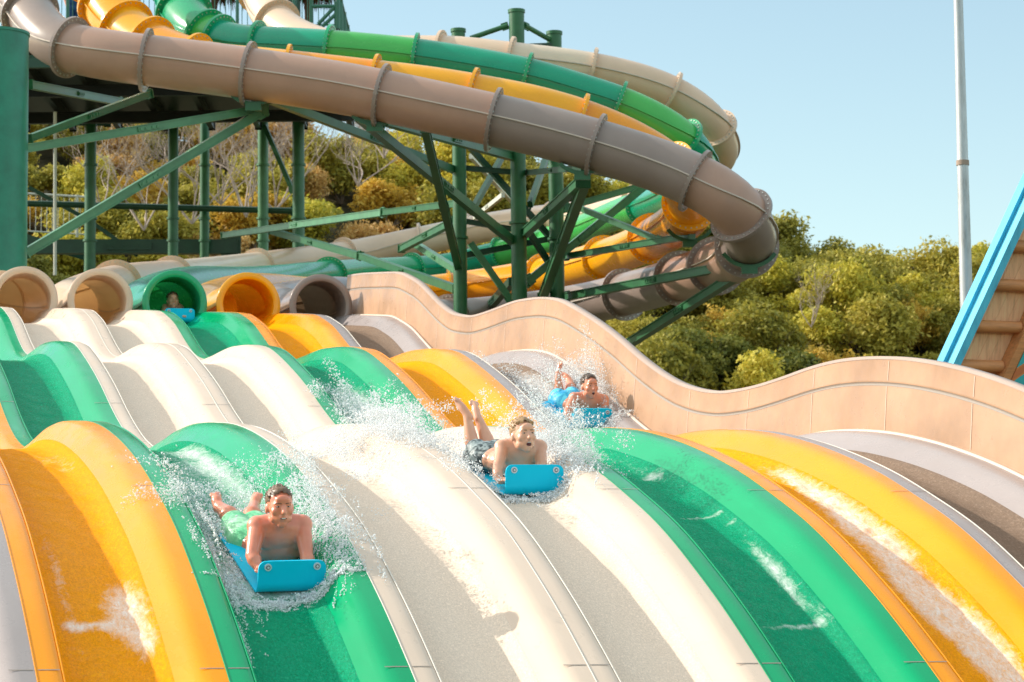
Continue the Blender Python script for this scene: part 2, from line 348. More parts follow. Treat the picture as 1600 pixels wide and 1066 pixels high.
def arcs(n, u, y, su, sy, vx, vy, vz, steps=26, T0=.16):
    """connected jets: beads strung closely along ballistic arcs leaving the surface"""
    Ps = []; Rs = []
    for i in range(n):
        p = np.array([RNG.normal(u, su), RNG.normal(y, sy)]); v = np.array([RNG.normal(vx, abs(vx)*.5+.15), abs(RNG.normal(vy, .5)), abs(RNG.normal(vz, vz*.45))])
        t = np.linspace(0, T0*RNG.uniform(.5, 1.6), steps); x = p[0]+v[0]*t; yy = p[1]+v[1]*t; z = surf(x, yy)*0+float(surf(np.array([p[0]]), np.array([p[1]]))[0])+v[2]*t-4.9*t*t*1.4+.01
        z = np.maximum(z, surf(x, yy)+.003); jit = RNG.normal(size=(steps, 3))*.004
        Ps.append(np.stack([x, yy, z], -1)+jit); Rs.append(RNG.uniform(.003, .0075)*(1-.75*np.linspace(0, 1, steps))*RNG.uniform(.5, 1.2, steps))
    return np.concatenate(Ps), np.concatenate(Rs)


# ------------------------------------------------------------------ enclosed tubes
def translucent(m, c, k):
    nt = m.node_tree; b = nt.nodes['Principled BSDF']; out = nt.nodes['Material Output']
    t = nt.nodes.new('ShaderNodeBsdfTranslucent'); t.inputs[0].default_value = (*c, 1)
    mx = nt.nodes.new('ShaderNodeMixShader'); mx.inputs[0].default_value = k
    L_(nt, b.outputs[0], mx.inputs[1]); L_(nt, t.outputs[0], mx.inputs[2]); L_(nt, mx.outputs[0], out.inputs[0])
for k_, c_ in (('t_green', (.05, .5, .08)), ('t_green2', (.05, .5, .08)), ('t_teal', (.02, .4, .1)), ('t_yellow', (1, .4, .01)), ('t_yellow2', (1, .4, .01)), ('t_cream', (.95, .55, .22)), ('t_cream2', (.95, .6, .25)), ('t_brown', (.4, .2, .1)), ('t_grey', (.3, .2, .12))):
    translucent(M[k_], c_, .14)
def catmull(P, n=14):
    out = []
    for i in range(len(P)-1):
        p0 = P[max(i-1, 0)]; p1 = P[i]; p2 = P[i+1]; p3 = P[min(i+2, len(P)-1)]
        for k in range(n):
            t = k/n
            out.append(.5*((2*p1)+(-p0+p2)*t+(2*p0-5*p1+4*p2-p3)*t*t+(-p0+3*p1-3*p2+p3)*t**3))
    out.append(P[-1]); return np.array(out)
def make_tube(label, cat, path, flanges, mats, mouth_u=None, fl_mat=None, group='enclosed tube slides'):
    """path: (px, py, depth, radius); resampled in 3-D, cut into sections at the flanges"""
    P = [np.array([*at(a, b, d), r]) for a, b, d, r in path]
    if mouth_u is not None:
        zc = float(T(39.4))+.10
        if mouth_u < 2: P += [np.array([mouth_u-.05, 40.6, zc+.06, .38]), np.array([mouth_u+.03, 39.3, zc, .38])]
        else: P += [np.array([mouth_u+.03, 42.2, zc+.30, .385]), np.array([mouth_u+.03, 40.9, zc+.06, .38]), np.array([mouth_u+.03, 39.3, zc, .38])]
    C = catmull(P, 16)
    # resample evenly
    d = np.concatenate([[0], np.cumsum(np.linalg.norm(np.diff(C[:, :3], axis=0), axis=1))])
    n = int(d[-1]/.16); s = np.linspace(0, d[-1], n); C = np.stack([np.interp(s, d, C[:, j]) for j in range(4)], 1)
    for _ in range(6): C[1:-1] = (C[:-2]+2*C[1:-1]+C[2:])/4
    PX = np.array([proj(c[:3])[:2] for c in C])
    idx = []
    for fx, fy in flanges:
        idx.append(int(np.argmin((PX[:, 0]-fx)**2+(PX[:, 1]-fy)**2)))
    idx = sorted(set(idx+[0, n-1]))
    root = empty('tube_slide', Vector(C[-1][:3]), label, cat, group)
    NS = 40
    def frame(i):
        t = Vector(C[min(i+1, n-1)][:3]-C[max(i-1, 0)][:3]).normalized()
        x = t.cross(Vector((0, 0, 1))).normalized(); return Vector(C[i][:3]), t, x, x.cross(t), C[i][3]
    for a, b in zip(idx[:-1], idx[1:]):
        si = idx.index(a); m = mats[si % len(mats)]
        v = []; f = []; rr = list(range(a, b+1)); rib = MB()
        for i in rr:
            c, t, x, y, r = frame(i)
            v += [c+(x*math.cos(q)+y*math.sin(q))*r for q in [2*math.pi*k/NS for k in range(NS)]]
        for i in range(len(rr)-1):
            for k in range(NS): f.append((i*NS+k, i*NS+(k+1) % NS, (i+1)*NS+(k+1) % NS, (i+1)*NS+k))
        o = mesh_obj('tube_section', v, f, M[m], root, True)
        for sgn in (1, -1):
            base = len(rib.v); vv = []; ff = []
            for i in rr:
                c, t, x, y, r = frame(i); x = x*sgn
                vv += [c+x*(r-.004)+y*.009, c+x*(r+.035)+y*.009, c+x*(r+.035)-y*.009, c+x*(r-.004)-y*.009]
            for i in range(len(rr)-1):
                for k in range(4): ff.append((i*4+k, i*4+(k+1) % 4, i*4+4+(k+1) % 4, i*4+4+k))
            rib = MB(); rib.add(vv, ff)
            rib.build('seam_rib', M['rib'] if 'brown' in m or 'grey' in m or 'cream' in m else M[m], o)
    for i in idx[1:-1]:
        c, t, x, y, r = frame(i); mb = MB(); R1 = r+.098; w = .026
        ring = []
        prof = [(r-.003, -w), (R1, -w), (R1, w), (r-.003, w)]
        v = []; f = []
        for k in range(NS):
            q = 2*math.pi*k/NS; dr = x*math.cos(q)+y*math.sin(q)
            v += [c+dr*pr+t*pw for pr, pw in prof]
        for k in range(NS):
            for j in range(3): f.append((k*4+j, k*4+j+1, ((k+1) % NS)*4+j+1, ((k+1) % NS)*4+j))
        mb.add(v, f, 0)
        for k in range(30):
            q = 2*math.pi*(k+.5)/30; dr = x*math.cos(q)+y*math.sin(q); tq = dr.cross(t)
            for sg in (1, -1): mb.box(c+dr*(r+.055)+t*(w+.006)*sg, dr*.010, tq*.010, t*.006, 1)
        fl = mb.build('flange', [M[fl_mat or mats[0]], M['bolt']], root)
    if mouth_u is not None:
        c, t, x, y, r = frame(n-1); NSM = 64
        prof = [(r+.001, .25), (r+.001, .0), (r+.055, -.01), (r+.06, -.03), (r+.055, -.05), (r-.03, -.055), (r-.035, -.04), (r-.03, .6)]
        v = []; f = []
        for k in range(NSM):
            q = 2*math.pi*k/NSM; dr = x*math.cos(q)+y*math.sin(q)
            v += [c+dr*pr-t*pw for pr, pw in prof]
        L = len(prof)
        for k in range(NSM):
            for j in range(L-1): f.append((k*L+j, k*L+j+1, ((k+1) % NSM)*L+j+1, ((k+1) % NSM)*L+j))
        mesh_obj('mouth_ring', v, f, M[fl_mat or mats[0]], root, True)
    return root

make_tube('outermost brown and grey tube slide, nearest the camera, curling down to the right', 'tube slide',
  [(-90,-60,49,.37),(-10,-28,48,.37),(40,12,47,.38),(85,66,46,.385),(169,86,45.6,.39),(300,103,45.5,.40),(450,124,45.3,.40),(563,143,45.2,.40),(688,169,45,.40),(852,206,44.8,.40),(992,246,44.6,.40),(1089,283,44.4,.405),(1150,322,44.3,.41),(1172,368,45,.41),(1150,402,47.5,.40),(1100,422,51,.40),(1039,443,54,.40),(969,462,56,.40),(899,478,57,.40),(800,492,57,.40),(700,500,56,.39),(600,494,53,.39),(540,470,48,.385)],
  [(20,-5),(36,30),(110,72),(222,92),(393,114),(598,150),(770,186),(937,228),(1082,276),(1166,330),(1168,385),(1118,414),(1062,436),(975,460),(860,485),(702,500)],
  ['t_grey','t_grey','t_grey','t_brown','t_brown','t_brown','t_brown','t_grey','t_grey','t_brown','t_grey','t_brown','t_brown','t_grey'], 5.5, 't_grey')
make_tube('yellow orange tube slide running just behind the brown one and ending in the yellow mouth', 'tube slide',
  [(120,-90,51,.40),(150,-30,50.5,.42),(172,15,50,.43),(215,60,49.3,.41),(311,100,48.3,.39),(420,112,48,.385),(500,121,48,.385),(664,140,47.8,.385),(744,153,47.7,.385),(828,169,47.6,.385),(903,190,47.6,.385),(969,216,47.7,.385),(1030,250,48,.385),(1072,290,48.6,.39),(1078,330,50,.39),(1050,356,53,.39),(1010,378,57,.39),(969,396,60,.39),(899,417,63,.38),(828,433,66,.37),(735,447,68,.36),(640,458,67,.36),(520,464,60,.37),(400,462,50,.38)],
  [(150,-30),(165,12),(195,45),(232,72),(309,100),(446,114),(580,130),(743,153),(905,191),(1045,262),(1080,318),(1020,373),(945,403),(850,428),(700,452)],
  ['t_yellow','t_yellow2','t_yellow','t_yellow','t_yellow2'], 4.5, 't_yellow')
make_tube('green tube slide with bright and dark sections ending in the green mouth', 'tube slide',
  [(290,-90,53,.40),(280,-30,52.5,.43),(282,10,52,.42),(310,50,51,.38),(370,72,50.5,.36),(424,74,50.3,.355),(525,80,50,.35),(655,93,50,.35),(819,121,49.8,.345),(900,145,49.8,.345),(969,166,49.8,.34),(1040,200,49.8,.34),(1078,232,50,.34),(1090,265,51.5,.34),(1060,300,56,.34),(1010,322,62,.34),(974,332,66,.34),(908,358,71,.33),(828,384,74,.33),(735,408,75,.33),(688,418,75,.33),(594,424,73,.33),(519,430,69,.34),(400,444,60,.36),(290,452,50,.38)],
  [(278,-18),(282,22),(320,55),(345,68),(398,74),(510,79),(655,93),(820,121),(965,164),(1066,220),(1010,322),(782,398),(645,421),(515,430)],
  ['t_green','t_teal','t_green','t_green2','t_teal','t_teal','t_green2','t_teal','t_teal','t_green2','t_teal','t_green2','t_teal'], 3.5, 't_green')
make_tube('cream tube slide at the back ending in the mouth left of the green one', 'tube slide',
  [(412,-90,56,.38),(410,-25,55.5,.38),(416,12,55,.37),(450,50,54,.34),(520,75,53,.31),(610,82,52.6,.30),(702,82,52.3,.30),(805,93,52,.30),(922,108,52,.30),(1020,132,52,.30),(1085,165,52.1,.30),(1122,205,52.4,.305),(1120,250,54,.32),(1060,295,60,.34),(980,322,68,.35),(922,335,72,.36),(781,352,76,.37),(640,380,77,.37),(540,399,76,.37),(400,418,72,.37),(290,432,65,.38),(190,446,53,.38)],
  [(412,-5),(430,35),(690,82),(803,93),(932,110),(1048,146),(1120,200),(1000,318),(870,342),(730,360),(660,376),(540,399),(403,418),(268,436),(180,447)],
  ['t_cream','t_cream2','t_cream'], 2.5, 't_cream')
make_tube('cream tube with the leftmost cream mouth at the left edge', 'tube slide',
  [(-420,440,43.5,.38),(-250,448,42.6,.38),(-110,456,41.6,.38)],
  [(-60,452),(5,462)], ['t_cream','t_cream2'], 1.5, 't_cream')

# ------------------------------------------------------------------ steelwork
GZ = -3.6
def column(mb, px, py_top, D, r, px2=None, bottom=GZ):
    p = at(px, py_top, D); mb.tube([p, Vector((p.x, p.y, bottom))], r, 24)
    mb.tube([p-Vector((0, 0, .03)), p+Vector((0, 0, .03))], r*1.12, 24); return p
tower = empty('steel_tower', at(812, 480, 54).xy.to_3d()+Vector((0, 0, GZ)), 'green steel mast tower of three round columns with braces holding up the curling tubes', 'tower')
tops = {}
for px, py, D, rr in ((716, 48, 54, .125), (807, 18, 54, .14), (866, 52, 54.6, .135)):
    mb = MB(); p = column(mb, px, py, D, rr)
    for zf in (.35, .55, .75): 
        z = GZ+(p.z-GZ)*zf; mb.tube([(p.x, p.y, z-.02), (p.x, p.y, z+.02)], rr*1.25, 24)
    o = mb.build('column', M['steel'], tower); auto_smooth(o)
def beams(root, lst, name='brace'):
    for a, b, w, k, kind in lst:
        A = at(*a); B = at(*b); D = (a[2]+b[2])/2; t = w/FPX*D; mb = MB()
        if kind == 'h': mb.hbeam(A, B, t*.9, t)
        elif kind == 'r': mb.tube([A, B], t/2, 14)
        else: mb.bar(A, B, t*.8, t)
        o = mb.build(name, M[k], root)
        if kind == 'r': auto_smooth(o)
        if kind != 'r' and (B-A).length > 3:
            sp = MB(); d_ = (B-A).normalized(); m_ = A.lerp(B, .5); xx = d_.cross(Vector((0, 0, 1))).normalized()
            sp.bar(m_-d_*t*1.6, m_+d_*t*1.6, t*1.02, t*.55)
            for e_ in (-1.2, -.5, .5, 1.2):
                for s_ in (-1, 1): sp.box(m_+d_*t*e_+xx*s_*t*.53, xx*.012, d_*.02, Vector((0, 0, .02)))
            sp.build('splice_plate', M[k], root)
        # gusset plate at the lower end
        g = MB(); d = (B-A).normalized(); g.bar(B-d*t*1.2, B+d*t*.2, t*.25, t*1.5); g.build('gusset_plate', M[k], root)
beams(tower, [
 ((735,60,54),(793,40,54),8,'steel','r'), ((866,66,54.6),(820,40,54),8,'steel','r'), ((735,75,54),(866,70,54.5),7,'steel2','r'),
 ((560,182,45.8),(812,386,54),14,'steel','b'), ((424,156,45.8),(716,268,54),12,'steel','b'), ((598,188,46),(805,246,54),14,'steel','h'),
 ((913,262,45.4),(822,270,54),9,'steel2','h'), ((913,264,45.4),(990,283,50),8,'steel2','b'),
 ((908,284,45.4),(816,368,54),14,'steel','h'), ((914,284,45.4),(847,466,54.4),15,'steel','h'),
 ((1011,288,55),(822,442,54),12,'steel3','h'), ((1011,288,55),(880,326,54.5),10,'steel3','h'), 
 ((1082,368,50),(884,401,54.5),10,'steel','h'), ((903,324,54),(1032,376,51.5),9,'steel','b'),
 ((1180,408,46.5),(884,464,54.4),13,'steel','h'), ((1180,412,46.5),(965,548,54),14,'steel','h'),
 ((735,380,54),(800,472,54),10,'steel3','b'), ((664,199,46.6),(720,432,54),13,'steel','h'),
 ((736,244,57),(802,316,60),8,'palepaint','b'), ((786,305,59),(742,340,62),7,'palepaint','b'), ((793,230,56),(738,328,54),9,'steel2','b'), ((856,240,56),(828,320,54),10,'steel2','b'),
 ((736,232,54),(866,378,54.5),9,'steel2','b'), ((722,400,54),(866,372,54.5),9,'steel2','h'), ((722,345,54),(812,360,54),8,'steel2','h'),
 ((424,361,78),(563,400,66),10,'steel','h'), ((563,400,66),(714,452,54),11,'steel','h'),
 ((349,368,80),(600,332,66),10,'steel3','h'), ((600,332,66),(714,318,54),10,'steel','h'),
 ((627,389,60),(712,345,54),11,'steel','h'), ((650,382,60),(716,424,54),10,'steel3','h'),
 ((800,440,54),(748,498,58),13,'steel2','b'), ((870,430,54.4),(812,340,54),9,'steel2','b'),
 ((560,182,45.8),(600,192,46),12,'steel','b'), ((812,270,54),(716,262,54),8,'steel2','h')])
# cradles under the tubes
def saddle(root, px, py, D, R, ang0=200, ang1=340):
    mb = MB(); c = at(px, py, D); v = []; f = []; n = 14
    for k in range(n+1):
        a = R_(ang0+(ang1-ang0)*k/n); dr = RT*math.cos(a)+Vector((0, 0, 1))*math.sin(a)
        for rr in (R, R+.06):
            for s in (-.06, .06): v.append(c+dr*rr+FW*s)
    for k in range(n):
        b = k*4; q = b+4
        f += [(b, b+1, q+1, q), (b+2, q+2, q+3, b+3), (b, q, q+2, b+2), (b+1, b+3, q+3, q+1)]
    mb.add(v, f); e = c-Vector((0, 0, R+.02)); mb.box(e-Vector((0, 0, .06)), RT*.12, FW*.08, Vector((0, 0, .06)))
    mb.build('cradle', M['steel'], root)
saddle(tower, 1170, 368, 45.2, .45, 215, 325); saddle(tower, 1077, 335, 50.2, .42, 215, 325); saddle(tower, 909, 222, 44.7, .44, 225, 315); saddle(tower, 585, 147, 45.2, .44, 225, 315)

# the big column and its outrigger frame at the left edge
bc = empty('support_column', at(-6, 400, 43).xy.to_3d()+Vector((0, 0, GZ)), 'thick green round steel column at the left edge with an outrigger frame', 'column')
mb = MB(); p = at(-6, 56, 43); mb.tube([p, Vector((p.x, p.y, GZ))], .47, 48); mb.tube([p+Vector((0, 0, .0)), p+Vector((0, 0, .04))], .485, 48); auto_smooth(mb.build('column', M['bigcol'], bc))
beams(bc, [((36,233,43),(412,170,45.8),13,'steel3','h'), ((38,397,43),(414,172,45.8),14,'steel3','h'), ((44,217,43.5),(235,146,47),11,'steel','h'), ((44,132,43.6),(190,160,50),12,'steel','h')], 'outrigger')
saddle(bc, 396, 116, 45.4, .43, 225, 315)
mb = MB(); mb.bar(at(412,150,45.7), at(412,180,45.8), .16, .16); mb.build('cradle_post', M['steel'], bc)

# launch platform far behind: deck, columns, railing, thatch
plat = empty('launch_platform', at(300, 300, 84).xy.to_3d()+Vector((0, 0, GZ)), 'green steel launch platform with a dark underside, railings and many round columns behind the tubes', 'platform')
z_d = at(525, 45, 76).z; 
A0 = at(-160, 45, 76); B0 = at(528, 44, 76); 
side = (B0-A0); side.z = 0; side.normalize(); back = Vector((-side.y, side.x, 0))
A0.z = z_d; B0.z = z_d
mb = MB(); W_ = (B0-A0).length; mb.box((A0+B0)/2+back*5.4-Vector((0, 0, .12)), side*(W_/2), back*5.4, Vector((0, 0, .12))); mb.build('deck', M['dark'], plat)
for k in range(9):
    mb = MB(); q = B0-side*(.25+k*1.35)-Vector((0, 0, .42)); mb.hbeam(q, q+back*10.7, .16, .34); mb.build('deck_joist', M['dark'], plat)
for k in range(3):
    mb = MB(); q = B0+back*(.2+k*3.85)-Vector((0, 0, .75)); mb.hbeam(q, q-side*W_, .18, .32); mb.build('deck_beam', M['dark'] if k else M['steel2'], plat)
for px, D, rr, top in ((142, 86, .165, 150), (271, 86, .15, 150), (320, 88, .14, 165), (411, 87, .155, 150), (466, 86, .175, 140)):
    mb = MB(); p = at(px, top, D); mb.tube([p, Vector((p.x, p.y, GZ))], rr, 20)
    for yy in (260, 345, 380): z = at(px, yy, D).z; mb.tube([(p.x, p.y, z-.03), (p.x, p.y, z+.03)], rr*1.25, 20)
    auto_smooth(mb.build('column', M['steel3'] if px == 411 else M['steel'], plat))
beams(plat, [((40,318,87),(466,330,87),10,'steel2','r'), ((413,196,86.5),(458,300,86),7,'steel','b'), ((35,386,88),(372,386,88),22,'steel2','b'), ((45,293,89),(140,345,89),6,'steel2','b'), ((140,345,89),(215,398,89),6,'steel2','b'), ((240,168,87),(298,168,87),8,'steel2','b'), ((120,192,87),(172,193,87),8,'steel2','b')], 'deck_brace')
mb = MB(); mb.tube([at(86, 175, 80), at(86, 430, 80)], .045, 10); mb.build('drain_pipe', M['palepaint'], plat)
def railing(root, A, B, h=1.1, sp=.14, m='rail', posts=1.6, base=0):
    L = (B-A).length; d = (B-A)/L
    mb = MB(); up = Vector((0, 0, 1))
    mb.tube([A+up*h, B+up*h], .035, 8); mb.tube([A+up*.1, B+up*.1], .025, 8)
    k = 0
    for q in np.arange(0, L+.01, sp): mb.tube([A+d*float(q)+up*.1, A+d*float(q)+up*h], .011, 6)
    for q in np.arange(0, L+.01, posts): mb.tube([A+d*float(q), A+d*float(q)+up*(h+.05)], .045, 8)
    mb.build('railing', M[m], root)
railing(plat, A0.copy(), B0.copy(), posts=1.45)
railing(plat, B0.copy(), B0+back*10.6, sp=.3)
# stair with pale balusters at the far left behind the column
st = empty('stairway', at(90, 380, 90), 'stair flight with pale balusters low behind the thick green column', 'stairs')
railing(st, at(38, 366, 90), at(140, 372, 90), 1.25, .17, 'palepaint')
mb = MB()
for k in range(8): mb.box(at(44+k*12, 372+k*3.4, 90.2), RT*.16, FW*.6, Vector((0, 0, .04)))
mb.build('stair_treads', M['steel2'], st)
mb = MB(); mb.bar(at(36, 372, 89.6), at(142, 402, 89.6), .06, .28); mb.build('stringer', M['steel2'], st)
# slanted hand rail at the right end of the deck
mb = MB(); 
for a, b in (((497,38,76),(522,12,76)), ((486,38,76),(486,0,76)), ((525,45,76),(525,3,76)), ((486,10,76),(525,10,76)), ((503,42,76),(525,22,76))): mb.tube([at(*a), at(*b)], .05, 8)
mb.build('gate_frame', M['rail'], plat)
# thatched parasols at the top edge (fringe hangs into the picture)
def straw():
    m, nt, b = new_mat('dry_thatch'); n = noise_node(nt, 8, 4, .7, stretch=(1, 1, .15)); r = ramp(nt, n.outputs['Fac'], [(.3, (.11, .055, .025)), (.7, (.34, .20, .10))]); L_(nt, r.outputs[0], b.inputs['Base Color']); b.inputs['Roughness'].default_value = .9; return m
M['straw'] = straw(); M['wood'] = plain('brown_post', (.14, .07, .035), .8)
def parasol(px, py, D, R, label):
    c = at(px, py, D); root = empty('thatched_parasol', Vector((c.x, c.y, z_d)), label, 'parasol', 'thatched parasols on the launch platform')
    mb = MB(); n = 36; v = [c+Vector((0, 0, R*.55))]; f = []
    for k in range(n):
        a = 2*math.pi*k/n; v.append(c+Vector((math.cos(a)*R, math.sin(a)*R, 0)))
    for k in range(n): f.append((0, 1+k, 1+(k+1) % n))
    v.append(c+Vector((0, 0, R*.35))); f += [(n+1, 1+(k+1) % n, 1+k) for k in range(n)]
    mb.add(v, f)
    for k in range(420):
        a = random.uniform(0, 6.283); q = c+Vector((math.cos(a)*R*.99, math.sin(a)*R*.99, .03)); l = random.uniform(.12, .42)
        tn = Vector((-math.sin(a), math.cos(a), 0))*.018; e = q+Vector((math.cos(a)*.06+random.uniform(-.05, .05), math.sin(a)*.06+random.uniform(-.05, .05), -l))
        mb.add([q-tn, q+tn, e], [(0, 1, 2)])
    mb.build('thatch', M['straw'], root)
    mb = MB(); mb.tube([c+Vector((0, 0, R*.4)), Vector((c.x, c.y, z_d))], .07, 10); mb.build('post', M['wood'], root)
parasol(335, -14, 79, 1.1, 'thatched parasol between the green and cream tubes at the top edge')
parasol(480, -10, 79, .85, 'thatched parasol above the right end of the platform railing')
mb = MB(); p = at(463, -60, 78.5); mb.tube([p, Vector((p.x, p.y, z_d))], .11, 16); auto_smooth(mb.build('column', M['steel2'], plat))

# ------------------------------------------------------------------ galvanised lamp pole
p = at(1511, 505, 36); mb = MB()
top = Vector((p.x, p.y, at(1494, -120, 36).z)); base = Vector((p.x, p.y, GZ))
zs = [0, .2, .4, .6, .7, .7, .8, 1]; H = top.z-base.z
zb = p.z; rad = lambda z: .080-(.080-.058)*min(1, max(0, (z-zb)/(at(1495, 0, 36).z-zb)))
pole = empty('lamp_pole', base, 'tall galvanised grey pole with a rusty joint standing beside the blue edged roof', 'pole')
zz = np.linspace(base.z, top.z, 14); mb.tube([Vector((p.x, p.y, z)) for z in zz], [rad(z) for z in zz], 24); auto_smooth(mb.build('shaft', M['galv'], pole), 60)
zj = at(1504, 250, 36).z; mb = MB(); mb.tube([(p.x, p.y, zj-.03), (p.x, p.y, zj+.03)], .079, 24); auto_smooth(mb.build('joint_collar', plain('rusty_collar', (.36, .26, .20), .8), pole))
mb = MB(); mb.box(top+Vector((0, 0, .1)), Vector((.45, 0, 0)), Vector((0, .08, 0)), Vector((0, 0, .06))); mb.build('lamp_head', M['galv'], pole)

# ------------------------------------------------------------------ hut with a steep blue-edged gable
def wood(name, c, dirv):
    m, nt, b = new_mat(name); n = noise_node(nt, 5, 6, .65, stretch=dirv); r = ramp(nt, n.outputs['Fac'], [(.25, sc(c, .62)), (.5, c), (.8, sc(c, 1.35))]); L_(nt, r.outputs[0], b.inputs['Base Color']); b.inputs['Roughness'].default_value = .55
    n2 = noise_node(nt, 30, 4, .6, stretch=dirv); bump(nt, n2.outputs['Fac'], .3, .01, b); return m
M['plank'] = wood('soffit_planks', (1, .58, .33), (4, .4, .5)); M['log'] = wood('log_wood', (.66, .27, .10), (.4, 2, 4)); M['blue'] = wood('blue_paint', (.06, .46, .70), (2, 2, .3)); M['blue2'] = wood('light_blue_paint', (.10, .56, .80), (2, 2, .3))
hut = empty('gable_hut', at(1640, 600, 31).xy.to_3d()+Vector((0, 0, GZ)), 'timber hut at the right edge with a steep blue edged roof and log purlins', 'hut')
a = at(1440, 655, 30); b_ = at(1660, 178, 30); sl = (b_-a).normalized()
wv = (RT*.93+FW*.36); wv.z = 0; wv.normalize(); nrm = sl.cross(wv).normalized()
if nrm.z < 0: nrm = -nrm
# nrm: up and to the left; the soffit spans sl x wv
L = (b_-a).length
def rb(name, s0, s1, w0, w1, n0, n1, m, par=hut):
    mb = MB(); c = a+sl*((s0+s1)/2)+wv*((w0+w1)/2)+nrm*((n0+n1)/2)
    mb.box(c, sl*((s1-s0)/2), wv*((w1-w0)/2), nrm*((n1-n0)/2)); return mb.build(name, m, par)
rb('barge_board', 0, L, -.03, .06, -.16, .06, M['blue2']); rb('barge_board', 0, L, -.075, -.033, -.03, .09, M['blue'])
rb('roof', 0, L, .0, 2.6, .065, .13, M['blue'])
npl = 18
for k in range(npl): rb('soffit_plank', 0, L, .065+k*.14, .065+k*.14+.137, .035, .06, M['plank'])
for i, (px, py) in enumerate(((1530, 583), (1548, 517), (1568, 448), (1590, 385), (1612, 322), (1634, 260))):
    q = at(px-22, py, 30.05); s_ = (q-a).dot(sl); mb = MB(); c = a+sl*s_-nrm*.035
    mb.tube([c+wv*.0615, c+wv*.61], .062, 16); auto_smooth(mb.build('log_purlin', M['log'], hut))
rb('rafter', 0, L, .62, .72, -.14, .03, M['log'])
P0 = a+wv*.67-nrm*.14
q = at(1588, 540, 30.3); mb = MB(); q2 = Vector((q.x, q.y, GZ)); mb.bar(q2, q, .14, .12, Vector((0, 1, 0))); mb.build('post', M['log'], hut)
# boarded gable wall behind the rafter, coloured diagonal boards
cm, nt, bb = new_mat('painted_boards'); tc = nt.nodes.new('ShaderNodeTexCoord'); mp = nt.nodes.new('ShaderNodeMapping'); mp.inputs['Rotation'].default_value = (0, R_(35), 0)
wv_ = nt.nodes.new('ShaderNodeTexWave'); wv_.bands_direction = 'Z'; wv_.inputs['Scale'].default_value = 1.6; wv_.inputs['Distortion'].default_value = 1.5; wv_.inputs['Detail'].default_value = 1
L_(nt, tc.outputs['Object'], mp.inputs[0]); L_(nt, mp.outputs[0], wv_.inputs[0]); rp = ramp(nt, wv_.outputs['Fac'], [(.0, (.04, .40, .42)), (.48, (.05, .42, .45)), (.52, (.62, .20, .05)), (.8, (.55, .16, .05))]); rp.color_ramp.interpolation = 'CONSTANT'; L_(nt, rp.outputs[0], bb.inputs['Base Color']); bb.inputs['Roughness'].default_value = .6
mb = MB(); u0 = a+wv*.72-nrm*.15; u1 = b_+wv*.72-nrm*.15; ext = RT.copy(); ext.z = 0; ext.normalize()
th_ = _f*.05
for pts in ([u0, u1, u1+ext*1.5, Vector((u0+ext*4).to_tuple())],):
    v = [p+th_*0 for p in pts]+[p+th_ for p in pts]; mb.add(v, [(0, 1, 2, 3), (7, 6, 5, 4), (0, 4, 5, 1), (1, 5, 6, 2), (2, 6, 7, 3), (3, 7, 4, 0)])
mb.build('gable_wall', cm, hut)

# ------------------------------------------------------------------ ground and hill
def ground_mat():
    m, nt, b = new_mat('scrub_ground'); n = noise_node(nt, .6, 8, .7); r = ramp(nt, n.outputs['Fac'], [(.3, (.035, .04, .015)), (.55, (.09, .075, .03)), (.75, (.20, .15, .07))]); L_(nt, r.outputs[0], b.inputs['Base Color']); b.inputs['Roughness'].default_value = .95
    n2 = noise_node(nt, 3, 6, .7); bump(nt, n2.outputs['Fac'], .8, .3, b); return m
M['ground'] = ground_mat()
me_v = [(-1500, -300, GZ), (1500, -300, GZ), (1500, 3000, GZ), (-1500, 3000, GZ)]
tag(mesh_obj('ground', me_v, [(0, 1, 2, 3)], M['ground']), kind='structure')
SKX = [-600, 0, 300, 500, 600, 760, 850, 1000, 1100, 1220, 1370, 1470, 1600, 2200]
SKY = [60, 105, 150, 175, 200, 236, 254, 300, 345, 372, 384, 408, 412, 430]
D0, D1 = 96., 150.; TH = 3.0
def hill_z(px, D):
    sky = float(np.interp(px, SKX, SKY)); ztop = at(px, sky, D1).z-TH*.85
    t = (D-D0)/(D1-D0)
    if t <= 0: return GZ-.5
    tt = min(t, 1.); s = tt*tt*(3-2*tt)*.35+tt*.65
    z = GZ-.5+(ztop-GZ+.5)*s
    if t > 1: z = ztop+(t-1)*-6
    return z
gx = np.arange(-900, 2500, 40); gd = np.arange(90, 230, 3.0); v = []; f = []
for D in gd:
    for px in gx:
        p = at(float(px), 533, float(D)); p.z = hill_z(float(px), float(D))+noise.noise((p.x*.12, p.y*.12, 0))*1.0; v.append(p)
n = len(gx)
for i in range(len(gd)-1):
    for j in range(n-1): f.append((i*n+j, i*n+j+1, (i+1)*n+j+1, (i+1)*n+j))
tag(mesh_obj('hillside', v, f, M['ground'], None, True), kind='structure')

